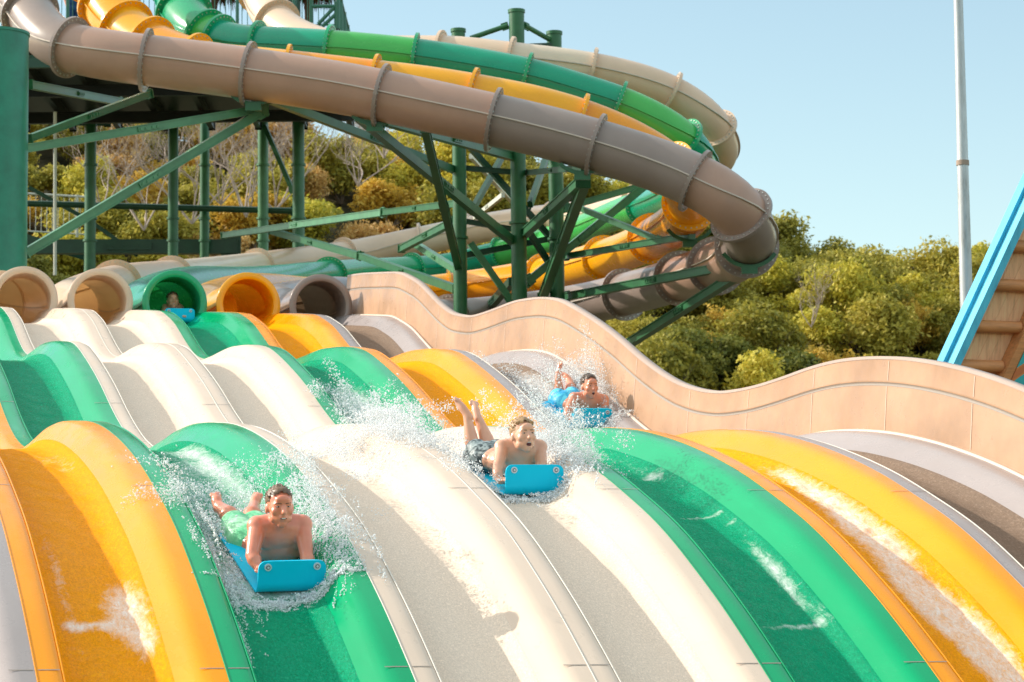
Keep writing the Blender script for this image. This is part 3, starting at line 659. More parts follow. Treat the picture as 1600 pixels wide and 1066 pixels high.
# ------------------------------------------------------------------ trees
def leaf_mat(name, cols):
    m, nt, b = new_mat(name); out = nt.nodes['Material Output']
    g = nt.nodes.new('ShaderNodeNewGeometry'); oi = nt.nodes.new('ShaderNodeObjectInfo')
    n = noise_node(nt, 1.1, 3, .6)
    a1 = nt.nodes.new('ShaderNodeMath'); a1.operation = 'MULTIPLY_ADD'; a1.inputs[1].default_value = .45; L_(nt, g.outputs['Random Per Island'], a1.inputs[0]); 
    a2 = nt.nodes.new('ShaderNodeMath'); a2.operation = 'MULTIPLY_ADD'; a2.inputs[1].default_value = .35; L_(nt, oi.outputs['Random'], a2.inputs[0]); L_(nt, n.outputs['Fac'], a2.inputs[2])
    a3 = nt.nodes.new('ShaderNodeMath'); a3.operation = 'SUBTRACT'; L_(nt, a2.outputs[0], a3.inputs[0]); a3.inputs[1].default_value = .4
    L_(nt, a3.outputs[0], a1.inputs[2])
    k = len(cols); r = ramp(nt, a1.outputs[0], [(i/(k-1), c) for i, c in enumerate(cols)])
    L_(nt, r.outputs[0], b.inputs['Base Color']); b.inputs['Roughness'].default_value = .6; b.inputs['Specular IOR Level'].default_value = .35
    t = nt.nodes.new('ShaderNodeBsdfTranslucent'); L_(nt, r.outputs[0], t.inputs[0]); mx = nt.nodes.new('ShaderNodeMixShader'); mx.inputs[0].default_value = .35
    L_(nt, b.outputs[0], mx.inputs[1]); L_(nt, t.outputs[0], mx.inputs[2]); L_(nt, mx.outputs[0], out.inputs[0]); return m
LM = {'dark': leaf_mat('leaves_dark', [(0.086, 0.106, 0.023), (0.173, 0.189, 0.034), (0.324, 0.307, 0.057), (0.454, 0.389, 0.081)]),
      'olive': leaf_mat('leaves_olive', [(0.173, 0.177, 0.034), (0.324, 0.295, 0.046), (0.518, 0.437, 0.069), (0.648, 0.519, 0.103)]),
      'lime': leaf_mat('leaves_lime', [(0.259, 0.260, 0.034), (0.454, 0.425, 0.052), (0.648, 0.543, 0.069), (0.756, 0.614, 0.115)]),
      'gold': leaf_mat('leaves_gold', [(0.389, 0.260, 0.034), (0.605, 0.389, 0.052), (0.756, 0.507, 0.081), (0.810, 0.590, 0.161)]),
      'rust': leaf_mat('leaves_rust', [(0.432, 0.248, 0.081), (0.605, 0.366, 0.115), (0.734, 0.496, 0.184), (0.778, 0.614, 0.299)])}
M['bark'] = plain('bark', (.20, .15, .11), .9); M['pale_bark'] = plain('pale_bark', (.42, .33, .27), .85)
def limbs(H, R, spread, seed, n=7, sub=3, thick=1.0):
    rnd = random.Random(seed); mb = MB(); tips = []
    def grow(p, d, l, r, lev):
        pts = [p]; k = 5
        for i in range(k):
            d = (d+Vector((rnd.uniform(-.3, .3), rnd.uniform(-.3, .3), rnd.uniform(-.1, .22)))).normalized(); p = p+d*(l/k); pts.append(p)
        mb.tube(pts, [r*(1-.6*i/k) for i in range(k+1)], 6 if lev < 2 else 4, caps=False); tips.append(p)
        if lev < sub:
            for _ in range(rnd.randint(2, 4)):
                q = pts[rnd.randint(2, k)]; dd = (d+Vector((rnd.uniform(-1, 1), rnd.uniform(-1, 1), rnd.uniform(-.2, .7)))*.9).normalized()
                grow(q, dd, l*rnd.uniform(.5, .75), r*.5, lev+1)
    for i in range(n):
        a = 6.283*i/n+rnd.uniform(-.4, .4); grow(Vector((0, 0, H*.05)), Vector((math.cos(a)*spread, math.sin(a)*spread, 1)).normalized(), H*rnd.uniform(.4, .6), .07*thick*H/3, 0)
    return mb, tips
def crown(H, R, seed, n, leaf, blobs=16, gap=.0, flat=.8, ridge=.55):
    rg = np.random.default_rng(seed); C = []; 
    for i in range(blobs):
        a = rg.uniform(0, 6.283); q = rg.uniform(0, 1)**.5*R*.72; z = H*(ridge+.40*rg.uniform(-.75, 1)*(1-(q/R)**2)); C.append((math.cos(a)*q, math.sin(a)*q, z, R*rg.uniform(.22, .45)))
    C = np.array(C); k = rg.integers(0, blobs, n); dv = rg.normal(size=(n, 3)); dv /= np.linalg.norm(dv, axis=1)[:, None]
    rad = (1-rg.random(n)**2.2*.75)*(1+.18*rg.normal(size=n)); P = C[k, :3]+dv*(C[k, 3]*rad)[:, None]*np.array([1, 1, flat])
    P = P[P[:, 2] > .05]; n = len(P); dv = dv[:n]
    N = rg.normal(size=(n, 3))+dv*.6+np.array([0, 0, .5]); N /= np.linalg.norm(N, axis=1)[:, None]
    X = np.cross(N, rg.normal(size=(n, 3))); X /= np.linalg.norm(X, axis=1)[:, None]; Y = np.cross(N, X)
    s = leaf*rg.uniform(.6, 1.35, n)[:, None]; X = X*s; Y = Y*s*.55
    V = np.stack([P-X, P-Y*.9+N*s*.1, P+X, P+Y*.9+N*s*.1], 1).reshape(-1, 3); F = np.arange(n*4).reshape(-1, 4)
    return V, F
KINDS = {'dark': ('dark green bushy tree', 3.2, 2.0, 11000, .10), 'olive': ('olive green bushy tree', 3.3, 2.1, 11000, .10), 'lime': ('yellow green sunlit tree', 3.4, 1.9, 10000, .10), 'gold': ('golden yellow tree with open crown', 2.7, 1.8, 7000, .095), 'rust': ('orange sparse tree with pale limbs', 2.6, 1.8, 4500, .085)}
protos = {}
def make_tree(kind, seed):
    lab, H, R, n, lf = KINDS[kind]; root = bpy.data.objects.new('bushy_tree', None); COL.objects.link(root)
    V, F = crown(H, R, seed, n, lf, blobs=18 if kind in ('dark', 'olive') else 14)
    me = bpy.data.meshes.new('crown'); me.vertices.add(len(V)); me.vertices.foreach_set('co', V.ravel().astype(np.float32)); me.loops.add(F.size); me.loops.foreach_set('vertex_index', F.ravel().astype(np.int32)); me.polygons.add(len(F)); me.polygons.foreach_set('loop_start', np.arange(0, F.size, 4, dtype=np.int32)); me.update(calc_edges=True); me.materials.append(LM[kind])
    o = bpy.data.objects.new('crown', me); COL.objects.link(o); o.parent = root
    mb, tips = limbs(H*.72, R, .75, seed, 6, 2, .8); t = mb.build('trunk', M['pale_bark'] if kind in ('gold', 'rust') else M['bark']); t.parent = root
    return root
def copy_tree(src):
    c = src.copy(); COL.objects.link(c)
    for ch in src.children:
        d = ch.copy(); COL.objects.link(d); d.parent = c
    return c
TREES = []
for kind in KINDS:
    protos[kind] = [make_tree(kind, 11+7*len(protos)+s) for s in range(3)]
used = set()
rnd = random.Random(5); placed = []
tries = 0; cnt = 0
def in_window(px, py, D):
    r = 2.0/D*FPX
    if 20-r < px < 1120+r and 150 < py < 470: return True
    if px >= 940 and px < 1680 and 330 < py < 720: return True
    return False
cand = []
D = D0+3
while D < D1+4:
    step = 2.7; pxs = step/D*FPX; x = -60+rnd.uniform(0, pxs)
    while x < 1680:
        cand.append((x+rnd.uniform(-.3, .3)*pxs, D+rnd.uniform(-1.2, 1.2))); x += pxs
    D += 2.9
def region(px, D):
    if px < 1000: return 'behind the steelwork'
    return 'right of the tubes'
for px, D in cand:
    p = at(px, 533, D); p.z = hill_z(px, D)+noise.noise((p.x*.12, p.y*.12, 0))*1.0
    X, Y, _ = proj(p+Vector((0, 0, 1.5)))
    sky = float(np.interp(px, SKX, SKY))
    if not in_window(X, Y, D): continue
    if X < 940 and X > 130 and Y > 420: continue
    t = (D-D0)/(D1-D0); q = rnd.random(); nz = noise.noise((p.x*.09, p.y*.09, 3))
    if px < 800: 
        kind = 'dark' if q < .12-(t-.4)*.3 else 'olive' if q < .38-(t-.4)*.4 else 'lime' if q < .48 else 'gold' if q < .82+nz*.2 else 'rust'
        if t < .22: kind = 'dark' if q < .4 else 'olive'
    else:
        kind = 'dark' if q < .16-(t-.5)*.5-nz*.4 else 'olive' if q < .55-nz*.3 else 'lime' if q < .84 else 'gold'
    pr = protos[kind][rnd.randrange(3)]
    if pr.name in used: o = copy_tree(pr)
    else: o = pr; used.add(pr.name)
    s = rnd.uniform(.75, 1.25)
    if t > .93: s = rnd.uniform(.6, 1.3)
    o.location = p; o.rotation_euler = (rnd.uniform(-.08, .08), rnd.uniform(-.08, .08), rnd.uniform(0, 6.28)); o.scale = (s*rnd.uniform(.9, 1.15), s*rnd.uniform(.9, 1.15), s*rnd.uniform(.85, 1.15))
    depth = 'low on the hill' if t < .33 else 'half way uphill' if t < .7 else 'at the skyline'
    rg = region(px, D); tag(o, '%s %s %s' % (KINDS[kind][0], depth, rg), 'tree', '%ss %s %s' % (KINDS[kind][0], depth, rg)); cnt += 1
for kk in protos:
    for pr in protos[kk]:
        if pr.name not in used:
            for ch in list(pr.children): bpy.data.objects.remove(ch)
            bpy.data.objects.remove(pr)
print('trees', cnt)
def bare(px, py, D, H, seed, label, thick=.4):
    p = at(px, py, D); mb, _ = limbs(H, 1, .75, seed, 5, 4, thick); root = empty('bare_tree', p, label, 'tree', 'leafless pale trees'); root['label'] = label
    o = mb.build('trunk', M['pale_bark']); o.parent = root
bare(1268, 516, 108, 2.3, 3, 'leafless pale tree standing alone in the green trees on the right')
for i, (px, py, D, H) in enumerate(((300, 360, 100, 4.6), (345, 330, 104, 4.6), (385, 350, 101, 4.8), (430, 340, 103, 4.8), (225, 370, 100, 4.5), (470, 250, 118, 4.2), (600, 255, 120, 4.2), (560, 300, 108, 4.2), (160, 340, 104, 4.5))):
    bare(px, py, D, H, 20+i, ['leafless tree between the two thin columns under the platform', 'leafless tree left of the pale column under the platform', 'leafless tree just left of the pale column', 'leafless tree between the two columns at the right of the platform', 'leafless tree left of the middle platform columns', 'leafless tree high on the hill right of the platform', 'leafless tree below the brown tube on the upper hill', 'leafless tree above the pale tube run', 'leafless tree beside the leftmost platform column'][i], .32)

# ------------------------------------------------------------------ sky, sun, camera
SUN_T = Vector((1, -.5, -.62)).normalized()   # direction the light travels
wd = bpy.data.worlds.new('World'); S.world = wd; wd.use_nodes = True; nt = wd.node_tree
sky = nt.nodes.new('ShaderNodeTexSky'); sky.sky_type = 'NISHITA'; sky.sun_disc = False
dv = -SUN_T; sky.sun_elevation = math.asin(dv.z); sky.sun_rotation = math.atan2(dv.x, dv.y)
sky.air_density = 1.0; sky.dust_density = .3; sky.ozone_density = 1.8
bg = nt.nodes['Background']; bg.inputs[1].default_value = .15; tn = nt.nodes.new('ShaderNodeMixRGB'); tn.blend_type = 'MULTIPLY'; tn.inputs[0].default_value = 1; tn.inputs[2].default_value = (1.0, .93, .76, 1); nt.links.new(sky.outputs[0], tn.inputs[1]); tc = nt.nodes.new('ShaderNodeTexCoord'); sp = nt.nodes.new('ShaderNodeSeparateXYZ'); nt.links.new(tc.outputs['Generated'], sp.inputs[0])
mr = nt.nodes.new('ShaderNodeMapRange'); mr.inputs['From Min'].default_value = .28; mr.inputs['From Max'].default_value = .75; mr.inputs['To Min'].default_value = 1.0; mr.inputs['To Max'].default_value = 1.0; mr.inputs['To Min'].default_value = 0; nt.links.new(sp.outputs['Z'], mr.inputs['Value'])   # overhead sky, out of view, brightened and warmed as added fill light
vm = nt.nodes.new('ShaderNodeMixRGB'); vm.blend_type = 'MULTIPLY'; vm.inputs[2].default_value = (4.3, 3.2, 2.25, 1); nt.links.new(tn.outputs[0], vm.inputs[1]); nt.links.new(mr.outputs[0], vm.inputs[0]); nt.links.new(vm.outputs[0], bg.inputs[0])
sl_ = bpy.data.lights.new('sun', 'SUN'); sl_.energy = 3.1; sl_.angle = R_(.5); sl_.color = (1, .93, .82)
so = bpy.data.objects.new('sun', sl_); COL.objects.link(so); so.rotation_euler = SUN_T.to_track_quat('-Z', 'Y').to_euler(); so.location = (-20, 20, 30)
cd = bpy.data.cameras.new('camera'); co = bpy.data.objects.new('camera', cd); COL.objects.link(co)
cd.sensor_width = 36; cd.lens = FPX/1600*36; cd.clip_end = 6000; cd.clip_start = .5; cd.dof.use_dof = True; cd.dof.focus_distance = 21; cd.dof.aperture_fstop = 8
mw = Matrix((RT, UP, -FW)).transposed().to_4x4(); mw.translation = CAM; co.matrix_world = mw
S.camera = co
S.view_settings.view_transform = 'Standard'; S.view_settings.look = 'None'; S.view_settings.exposure = .72; S.view_settings.gamma = 1

# ------------------------------------------------------------------ riders
def skin_mat(name, c, c2):
    m, nt, b = new_mat(name); n = noise_node(nt, 7, 5, .6); r = ramp(nt, n.outputs['Fac'], [(.3, c), (.7, c2)]); L_(nt, r.outputs[0], b.inputs['Base Color'])
    b.inputs['Roughness'].default_value = .33; b.inputs['Subsurface Weight'].default_value = .12; b.inputs['Subsurface Radius'].default_value = (.02, .008, .004); b.inputs['Subsurface Scale'].default_value = .5
    b.inputs['Coat Weight'].default_value = .45; b.inputs['Coat Roughness'].default_value = .16
    n2 = noise_node(nt, 60, 3, .6); bump(nt, n2.outputs['Fac'], .15, .003, b); return m
M['skin_a'] = skin_mat('sunburnt_skin', (.74, .22, .13), (.84, .31, .19)); M['skin_b'] = skin_mat('fair_skin', (.70, .34, .21), (.78, .42, .28)); M['skin_c'] = skin_mat('tanned_skin', (.68, .25, .15), (.78, .33, .20))
M['lip'] = plain('lips', (.42, .13, .11), .4); M['mouth'] = plain('mouth_inside', (.09, .015, .015), .5); M['teeth'] = plain('teeth', (.75, .70, .62), .3)
M['eye'] = plain('eye_white', (.55, .50, .46), .25); M['iris'] = plain('iris', (.04, .03, .025), .2); M['brow'] = plain('brow_hair', (.22, .12, .07), .8)
def hair_mat(name, c):
    m, nt, b = new_mat(name); n = noise_node(nt, 55, 4, .7, stretch=(1, .25, .35)); r = ramp(nt, n.outputs['Fac'], [(.3, sc(c, .45)), (.7, sc(c, 1.5))]); L_(nt, r.outputs[0], b.inputs['Base Color']); b.inputs['Roughness'].default_value = .38
    bump(nt, n.outputs['Fac'], .8, .006, b); return m
M['hair_a'] = hair_mat('wet_brown_hair', (.16, .09, .05)); M['hair_b'] = hair_mat('wet_light_brown_hair', (.42, .25, .12)); M['hair_c'] = hair_mat('dark_hair', (.10, .065, .045))
def cloth(name, c1, c2, scale, stretch=(1, 1, 1)):
    m, nt, b = new_mat(name); n = noise_node(nt, scale, 3, .5, stretch=stretch, dist=.8); r = ramp(nt, n.outputs['Fac'], [(.42, c1), (.58, c2)]); L_(nt, r.outputs[0], b.inputs['Base Color']); b.inputs['Roughness'].default_value = .5
    n2 = noise_node(nt, 14, 4, .6); bump(nt, n2.outputs['Fac'], .6, .015, b); return m
M['sh_green'] = cloth('green_swim_shorts', (.14, .60, .28), (.42, .80, .48), 7); M['sh_dark'] = cloth('patterned_dark_shorts', (.03, .05, .055), (.30, .36, .36), 22); M['sh_blue'] = cloth('bright_blue_shorts', (.01, .32, .60), (.10, .62, .80), 13)

class Sculpt:
    """closed primitives that a voxel remesh then fuses into one continuous skin"""
    def __init__(s): s.mb = MB()
    def cone(s, a, ra, b, rb, n=14):
        a = Vector(a); b = Vector(b); d = b-a; k = max(2, int(d.length/.03)); pts = [a+d*(i/k) for i in range(k+1)]
        s.mb.tube(pts, [ra+(rb-ra)*i/k for i in range(k+1)], n); s.ball(a, ra); s.ball(b, rb)
    def chain(s, pts, rs):
        for i in range(len(pts)-1): s.cone(pts[i], rs[i], pts[i+1], rs[i+1])
    def ball(s, c, r): s.ell(c, (r, r, r))
    def ell(s, c, rad, X=Vector((1, 0, 0)), Y=Vector((0, 1, 0)), Z=Vector((0, 0, 1))):
        n = 14; v = []; f = []
        for i in range(n+1):
            t = math.pi*i/n
            if i in (0, n): v.append(Vector(c)+Z*rad[2]*math.cos(t)); continue
            for j in range(2*n):
                p = math.pi*j/n; v.append(Vector(c)+X*(rad[0]*math.sin(t)*math.cos(p))+Y*(rad[1]*math.sin(t)*math.sin(p))+Z*(rad[2]*math.cos(t)))
        m = 2*n
        for j in range(m): f.append((0, 1+j, 1+(j+1) % m))
        for i in range(n-2):
            for j in range(m): f.append((1+i*m+j, 1+(i+1)*m+j, 1+(i+1)*m+(j+1) % m, 1+i*m+(j+1) % m))
        b = 1+(n-2)*m; L = len(v)-1
        for j in range(m): f.append((b+j, L, b+(j+1) % m))
        s.mb.add(v, f)
    def finish(s, name, m, parent, vox=.007, smooth=5, mat_world=None):
        o = mesh_obj(name, s.mb.v, s.mb.f, m)
        if mat_world is not None: o.matrix_world = mat_world
        r = o.modifiers.new('r', 'REMESH'); r.mode = 'VOXEL'; r.voxel_size = vox; r.use_smooth_shade = True
        if smooth:
            q = o.modifiers.new('s', 'SMOOTH'); q.factor = .5; q.iterations = smooth
        bpy.context.view_layer.update(); dg = bpy.context.evaluated_depsgraph_get(); me = bpy.data.meshes.new_from_object(o.evaluated_get(dg))
        o.modifiers.clear(); old = o.data; o.data = me; me.name = name; bpy.data.meshes.remove(old)
        if not me.materials: me.materials.append(m)
        me.polygons.foreach_set('use_smooth', [True]*len(me.polygons))
        if parent is not None:
            o.parent = parent; o.matrix_parent_inverse = Matrix.Identity(4)
            o.matrix_local = Matrix.Identity(4)
        return o

def orth(fw, up):
    fw = fw.normalized(); x = fw.cross(up).normalized(); return x, fw, x.cross(fw)   # right, forward, up
def rider(O, slope, J, skin, hair, shorts, label, slabel, mouth, gender_w=1.0, look=None, hairstyle=0, vox=.0065, hands=True, short_len=.55):
    """O world origin (front of the mat on the lane); local axes: x across, y back up the lane, z away from the lane"""
    Bk = Vector((0, math.cos(slope), math.sin(slope))); N = Vector((0, -math.sin(slope), math.cos(slope)))
    MW = Matrix((Vector((1, 0, 0)), Bk, N)).transposed().to_4x4(); MW.translation = O
    inv = MW.inverted()
    def lp(px, py, b):   # the point seen at (px, py) on the cross plane b metres behind the mat front
        d = FW + RT*((px-800)/FPX) + UP*((533-py)/FPX); q = O+Bk*b; t = (q-CAM).dot(Bk)/d.dot(Bk); return inv @ (CAM+d*t)
    P = {k: (lp(*v) if not isinstance(v, Vector) else v) for k, v in J.items()}
    g = gender_w; b = Sculpt()
    neck, head, pel = P['neck'], P['head'], P['pelvis']; sL, sR = P['sL'], P['sR']
    sh = (sR-sL).normalized(); mid = (sL+sR)/2; chest = P['chest']; belly = P['belly']
    # torso as overlapping ellipsoids
    ax = (mid-chest).normalized(); Xc, _, _ = orth(ax, N if False else Vector((0, 0, 1)))
    def body_ell(c, rx, ra, rt, along):
        a_ = along.normalized(); X = (Vector((1, 0, 0))-a_*a_.x).normalized(); Zt = X.cross(a_); b.ell(c, (rx, ra, rt), X, a_, Zt)
    sp = (mid-pel)
    body_ell(mid.lerp(chest, .35), .165*g, .12*g, .10*g, mid-chest)
    body_ell(chest, .150*g, .14*g, .108*g, mid-belly)
    body_ell(belly, .135*g, .15*g, .100*g, chest-pel)
    body_ell(belly.lerp(pel, .55), .135*g, .12*g, .095*g, chest-pel)
    body_ell(pel, .155*g, .12*g, .105*g, chest-pel)
    for s, sx in ((sL, -1), (sR, 1)):
        b.ball(s, .058*g); b.cone(s, .052*g, mid.lerp(s, .35)+Vector((0, .0, .012)), .06*g)
        b.cone(neck.lerp(mid, .2)+Vector((0, 0, .0)), .05*g, s.lerp(mid, .25)+Vector((0, 0, .018)), .045*g)     # trapezius
        pc = mid.lerp(chest, .55)+Vector((sx*.075*g, -.055*g, -.005)); b.ell(pc, (.075*g, .04*g, .055*g))          # pectoral
        b.ell(pel+Vector((sx*.075*g, .06, .035)), (.075*g, .09*g, .07*g))
    hf_ = (look or Vector((0, -1, .25))).normalized()
    b.cone(mid.lerp(neck, .1), .062*g, neck, .056*g); b.cone(neck, .054*g, head.lerp(neck, .35)-hf_*.012, .046*g)
    # head
    fwd = (look or Vector((0, -1, .25))).normalized(); hx, hf, hu = orth(fwd, Vector((0, 0, 1)) if False else (head-neck).lerp(Vector((0, 0, 1)), .6))
    k = 1.0*P.get('hs', 1.0) if isinstance(P.get('hs', 1.0), float) else 1.0
    def hp(x, f, u): return head+hx*x*k+hf*f*k+hu*u*k
    H = lambda c, r: b.ell(hp(*c), tuple(q*k for q in r), hx, hf, hu)
    H((0, -.012, .030), (.076, .094, .088)); H((0, .022, .0), (.068, .075, .080)); H((0, .030, -.055), (.057, .062, .055)); H((0, .052, -.094), (.030, .034, .026)); H((0, .066, -.103), (.017, .016, .014))
    for s in (-1, 1):
        H((s*.040, .060, -.022), (.026, .026, .026)); H((s*.050, .020, -.062), (.016, .040, .030)); H((s*.077, -.006, -.012), (.009, .018, .030)); H((s*.030, .080, .022), (.024, .014, .010))
    b.cone(hp(0, .092, .010), .008*k, hp(0, .112, -.026), .013*k); H((0, .106, -.032), (.018, .013, .011)); H((0, .080, .045), (.045, .022, .03))
    if mouth != 'closed':
        H((0, .088, -.049), (.024, .010, .006)); H((0, .080, -.086), (.022, .012, .007))
    else: H((0, .090, -.057), (.024, .010, .006)); H((0, .087, -.069), (.020, .010, .006))
    # arms
    for sd, s in (('L', sL), ('R', sR)):
        e = P['e'+sd]; w = P['w'+sd]; b.chain([s, s.lerp(e, .45), e], [.050*g, .046*g, .037*g]); b.chain([e, e.lerp(w, .3), w], [.037*g, .040*g, .026*g])
        # hand: palm and four curled fingers and a thumb gripping the rolled front
        fd = P.get('g'+sd, Vector((0, -1, .1))).normalized(); pn = P.get('n'+sd, Vector((0, .2, 1))).normalized(); X = fd.cross(pn).normalized(); inn = 1 if sd == 'L' else -1
        pc = w+fd*.045; b.ell(pc, (.040, .046, .015), X, fd, pn); b.cone(w, .026, pc, .024)
        for q, (l, off) in enumerate(((.030, -.030), (.034, -.010), (.032, .010), (.025, .030))):
            base = pc+fd*.038+X*(off*inn*(-1)); k1 = base+fd*l+pn*.004; k2 = k1+fd*(l*.5)-pn*(l*.7); k3 = k2-fd*(l*.25)-pn*(l*.55); b.chain([base-fd*.01, k1, k2, k3], [.0092, .0088, .0082, .0072])
        tb = pc-fd*.012+X*(.036*inn); b.chain([tb, tb+X*(.018*inn)+fd*.024, tb+X*(.010*inn)+fd*.048-pn*.008], [.012, .0105, .0085])
    # legs
    for sd, sx in (('L', -1), ('R', 1)):
        hipj = pel+Vector((sx*.080*g, .07, -.005)); kn = P['k'+sd]; an = P['a'+sd]; to = P['t'+sd]
        b.chain([hipj, hipj.lerp(kn, .5), kn], [.082*g, .070*g, .052*g]); cal = kn.lerp(an, .3)+(Vector((0, .012, 0)) if an.z > kn.z+.1 else Vector((0, 0, .01))); b.chain([kn, cal, kn.lerp(an, .7), an], [.050*g, .054*g, .038*g, .029*g])
        heel = an-(to-an).normalized()*.035; b.ball(heel, .030*g); b.chain([heel, an.lerp(to, .45), to], [.030*g, .032*g, .022*g])
        ft = (to-an).normalized(); sx_ = ft.cross(Vector((0, .3, 1))).normalized()
        for q in range(5): tq = to+sx_*((q-2)*.014); b.cone(tq, .011, tq+ft*(.030-.004*abs(q-(1 if sd == 'R' else 3))), .0085)
    body = b.finish('person', skin, None, vox, 5, MW)
    tag(body, label, 'person')
    # eyes, brows, mouth
    for s in (-1, 1):
        e = Sculpt(); e.ell(hp(s*.030, .086, .006), (.0125*k, .008*k, .0042*k), hx, hf, hu); eo = e.mb.build('eye', M['eye'], None, True); eo.parent = body
        i = MB(); ii = Sculpt(); ii.ell(hp(s*.030, .0905, .006), (.0062*k, .005*k, .0040*k), hx, hf, hu); io = ii.mb.build('iris', M['iris'], None, True); io.parent = eo
        l = Sculpt(); l.cone(hp(s*.016, .0915, .012), .0035*k, hp(s*.044, .085, .011), .0035*k, 8); lo = l.mb.build('eyelid', skin, None, True); lo.parent = body
        w = Sculpt(); w.cone(hp(s*.015, .0975, .024), .0030*k, hp(s*.046, .086, .0275), .0022*k, 8); wo = w.mb.build('eyebrow', M['brow'], None, True); wo.parent = body
    mo = Sculpt(); mc = (0, .083, -.067)
    if mouth == 'open': mo.ell(hp(*mc), (.019*k, .014*k, .016*k), hx, hf, hu)
    elif mouth == 'shout': mo.ell(hp(0, .086, -.068), (.014*k, .014*k, .015*k), hx, hf, hu)
    else: mo.ell(hp(0, .092, -.063), (.021*k, .008*k, .0045*k), hx, hf, hu)
    mm = mo.mb.build('mouth', M['mouth'], None, True); mm.parent = body
    te = Sculpt(); te.ell(hp(0, .091 if mouth != 'closed' else .0965, -.057 if mouth != 'closed' else -.0615), (.013*k, .006*k, .0035*k), hx, hf, hu); to_ = te.mb.build('teeth', M['teeth'], None, True); to_.parent = mm
    # hair: displaced cap plus tufts
    hs = Sculpt(); rr = random.Random(len(label))
    hs.ell(hp(0, -.018, .036), (.0795*k, .094*k, .0870*k), hx, hf, hu); hs.ell(hp(0, .012, .084), (.054*k, .060*k, .036*k), hx, hf, hu)
    for q in range(230):
        a = rr.uniform(-1.0, 1.0)*math.pi; el = rr.uniform(.12, 1.0); x = math.sin(a)*math.cos(el*1.5)*.080; f_ = -.018+math.cos(a)*math.cos(el*1.5)*.090; u = .034+math.sin(el*1.5)*.086
        if f_ > .045 and u < .105: continue
        if f_ > .0 and u < .03: continue
        base = hp(x, f_, u); d = (base-hp(0, -.02, .02)).normalized(); fl = hf*rr.uniform(-.2, .9)*(1 if hairstyle else .8)+hx*rr.uniform(-.5, .5)
        tip = base+(d*.6+fl).normalized()*k*rr.uniform(.009, .019 if hairstyle != 1 else .022); hs.cone(base-d*.006, .0052*k, tip, .0018*k, 6)
    if hairstyle == 0:
        for q in range(26):
            x = rr.uniform(-.05, .05); base = hp(x, .044, .106-abs(x)*.5); hs.cone(base, .006, base+hf*.018+hu*rr.uniform(-.012, -.026)+hx*rr.uniform(-.008, .008), .003, 8)
    if hairstyle == 1:
        for q in range(40):
            x = rr.uniform(-.06, .06); base = hp(x, .045, .108-abs(x)*.45); hs.cone(base, .009, base-hf*.022+hu*rr.uniform(.004, .016)+hx*rr.uniform(-.004, .02), .004, 8)
    ho = hs.finish('hair', hair, body, .0036, 1)
    # cut the cap away from the face
    bm = bmesh.new(); bm.from_mesh(ho.data); dl = []
    for v in bm.verts:
        q = v.co-head; f_ = q.dot(hf)/k; u = q.dot(hu)/k; x = abs(q.dot(hx)/k)
        line = .092-x*.5+.012*noise.noise((q.dot(hx)*60, 0, 0)) if f_ > .035 else (-.015 if f_ < .0 else .03)
        if f_ < -.0: line = -.055
        if u < line: dl.append(v)
    bmesh.ops.delete(bm, geom=dl, context='VERTS'); bm.to_mesh(ho.data); bm.free()
    # shorts
    c = Sculpt()
    def sh_ell(cc, rx, ra, rt, along):
        a_ = along.normalized(); X = (Vector((1, 0, 0))-a_*a_.x).normalized(); c.ell(cc, (rx, ra, rt), X, a_, X.cross(a_))
    sh_ell(belly.lerp(pel, .75), .150*g, .11*g, .108*g, chest-pel); sh_ell(pel, .168*g, .13*g, .118*g, chest-pel)
    for sd, sx in (('L', -1), ('R', 1)):
        hipj = pel+Vector((sx*.080*g, .07, -.005)); kn = P['k'+sd]; c.ell(pel+Vector((sx*.075*g, .06, .035)), (.088*g, .103*g, .083*g))
        e = hipj.lerp(kn, short_len); c.chain([hipj, hipj.lerp(kn, short_len*.5), e], [.096*g, .092*g, .086*g])
    so_ = c.finish('swim_shorts', shorts, body, .008, 3); so_['label'] = slabel
    if 'chain' in J: pass
    return body, MW, lp

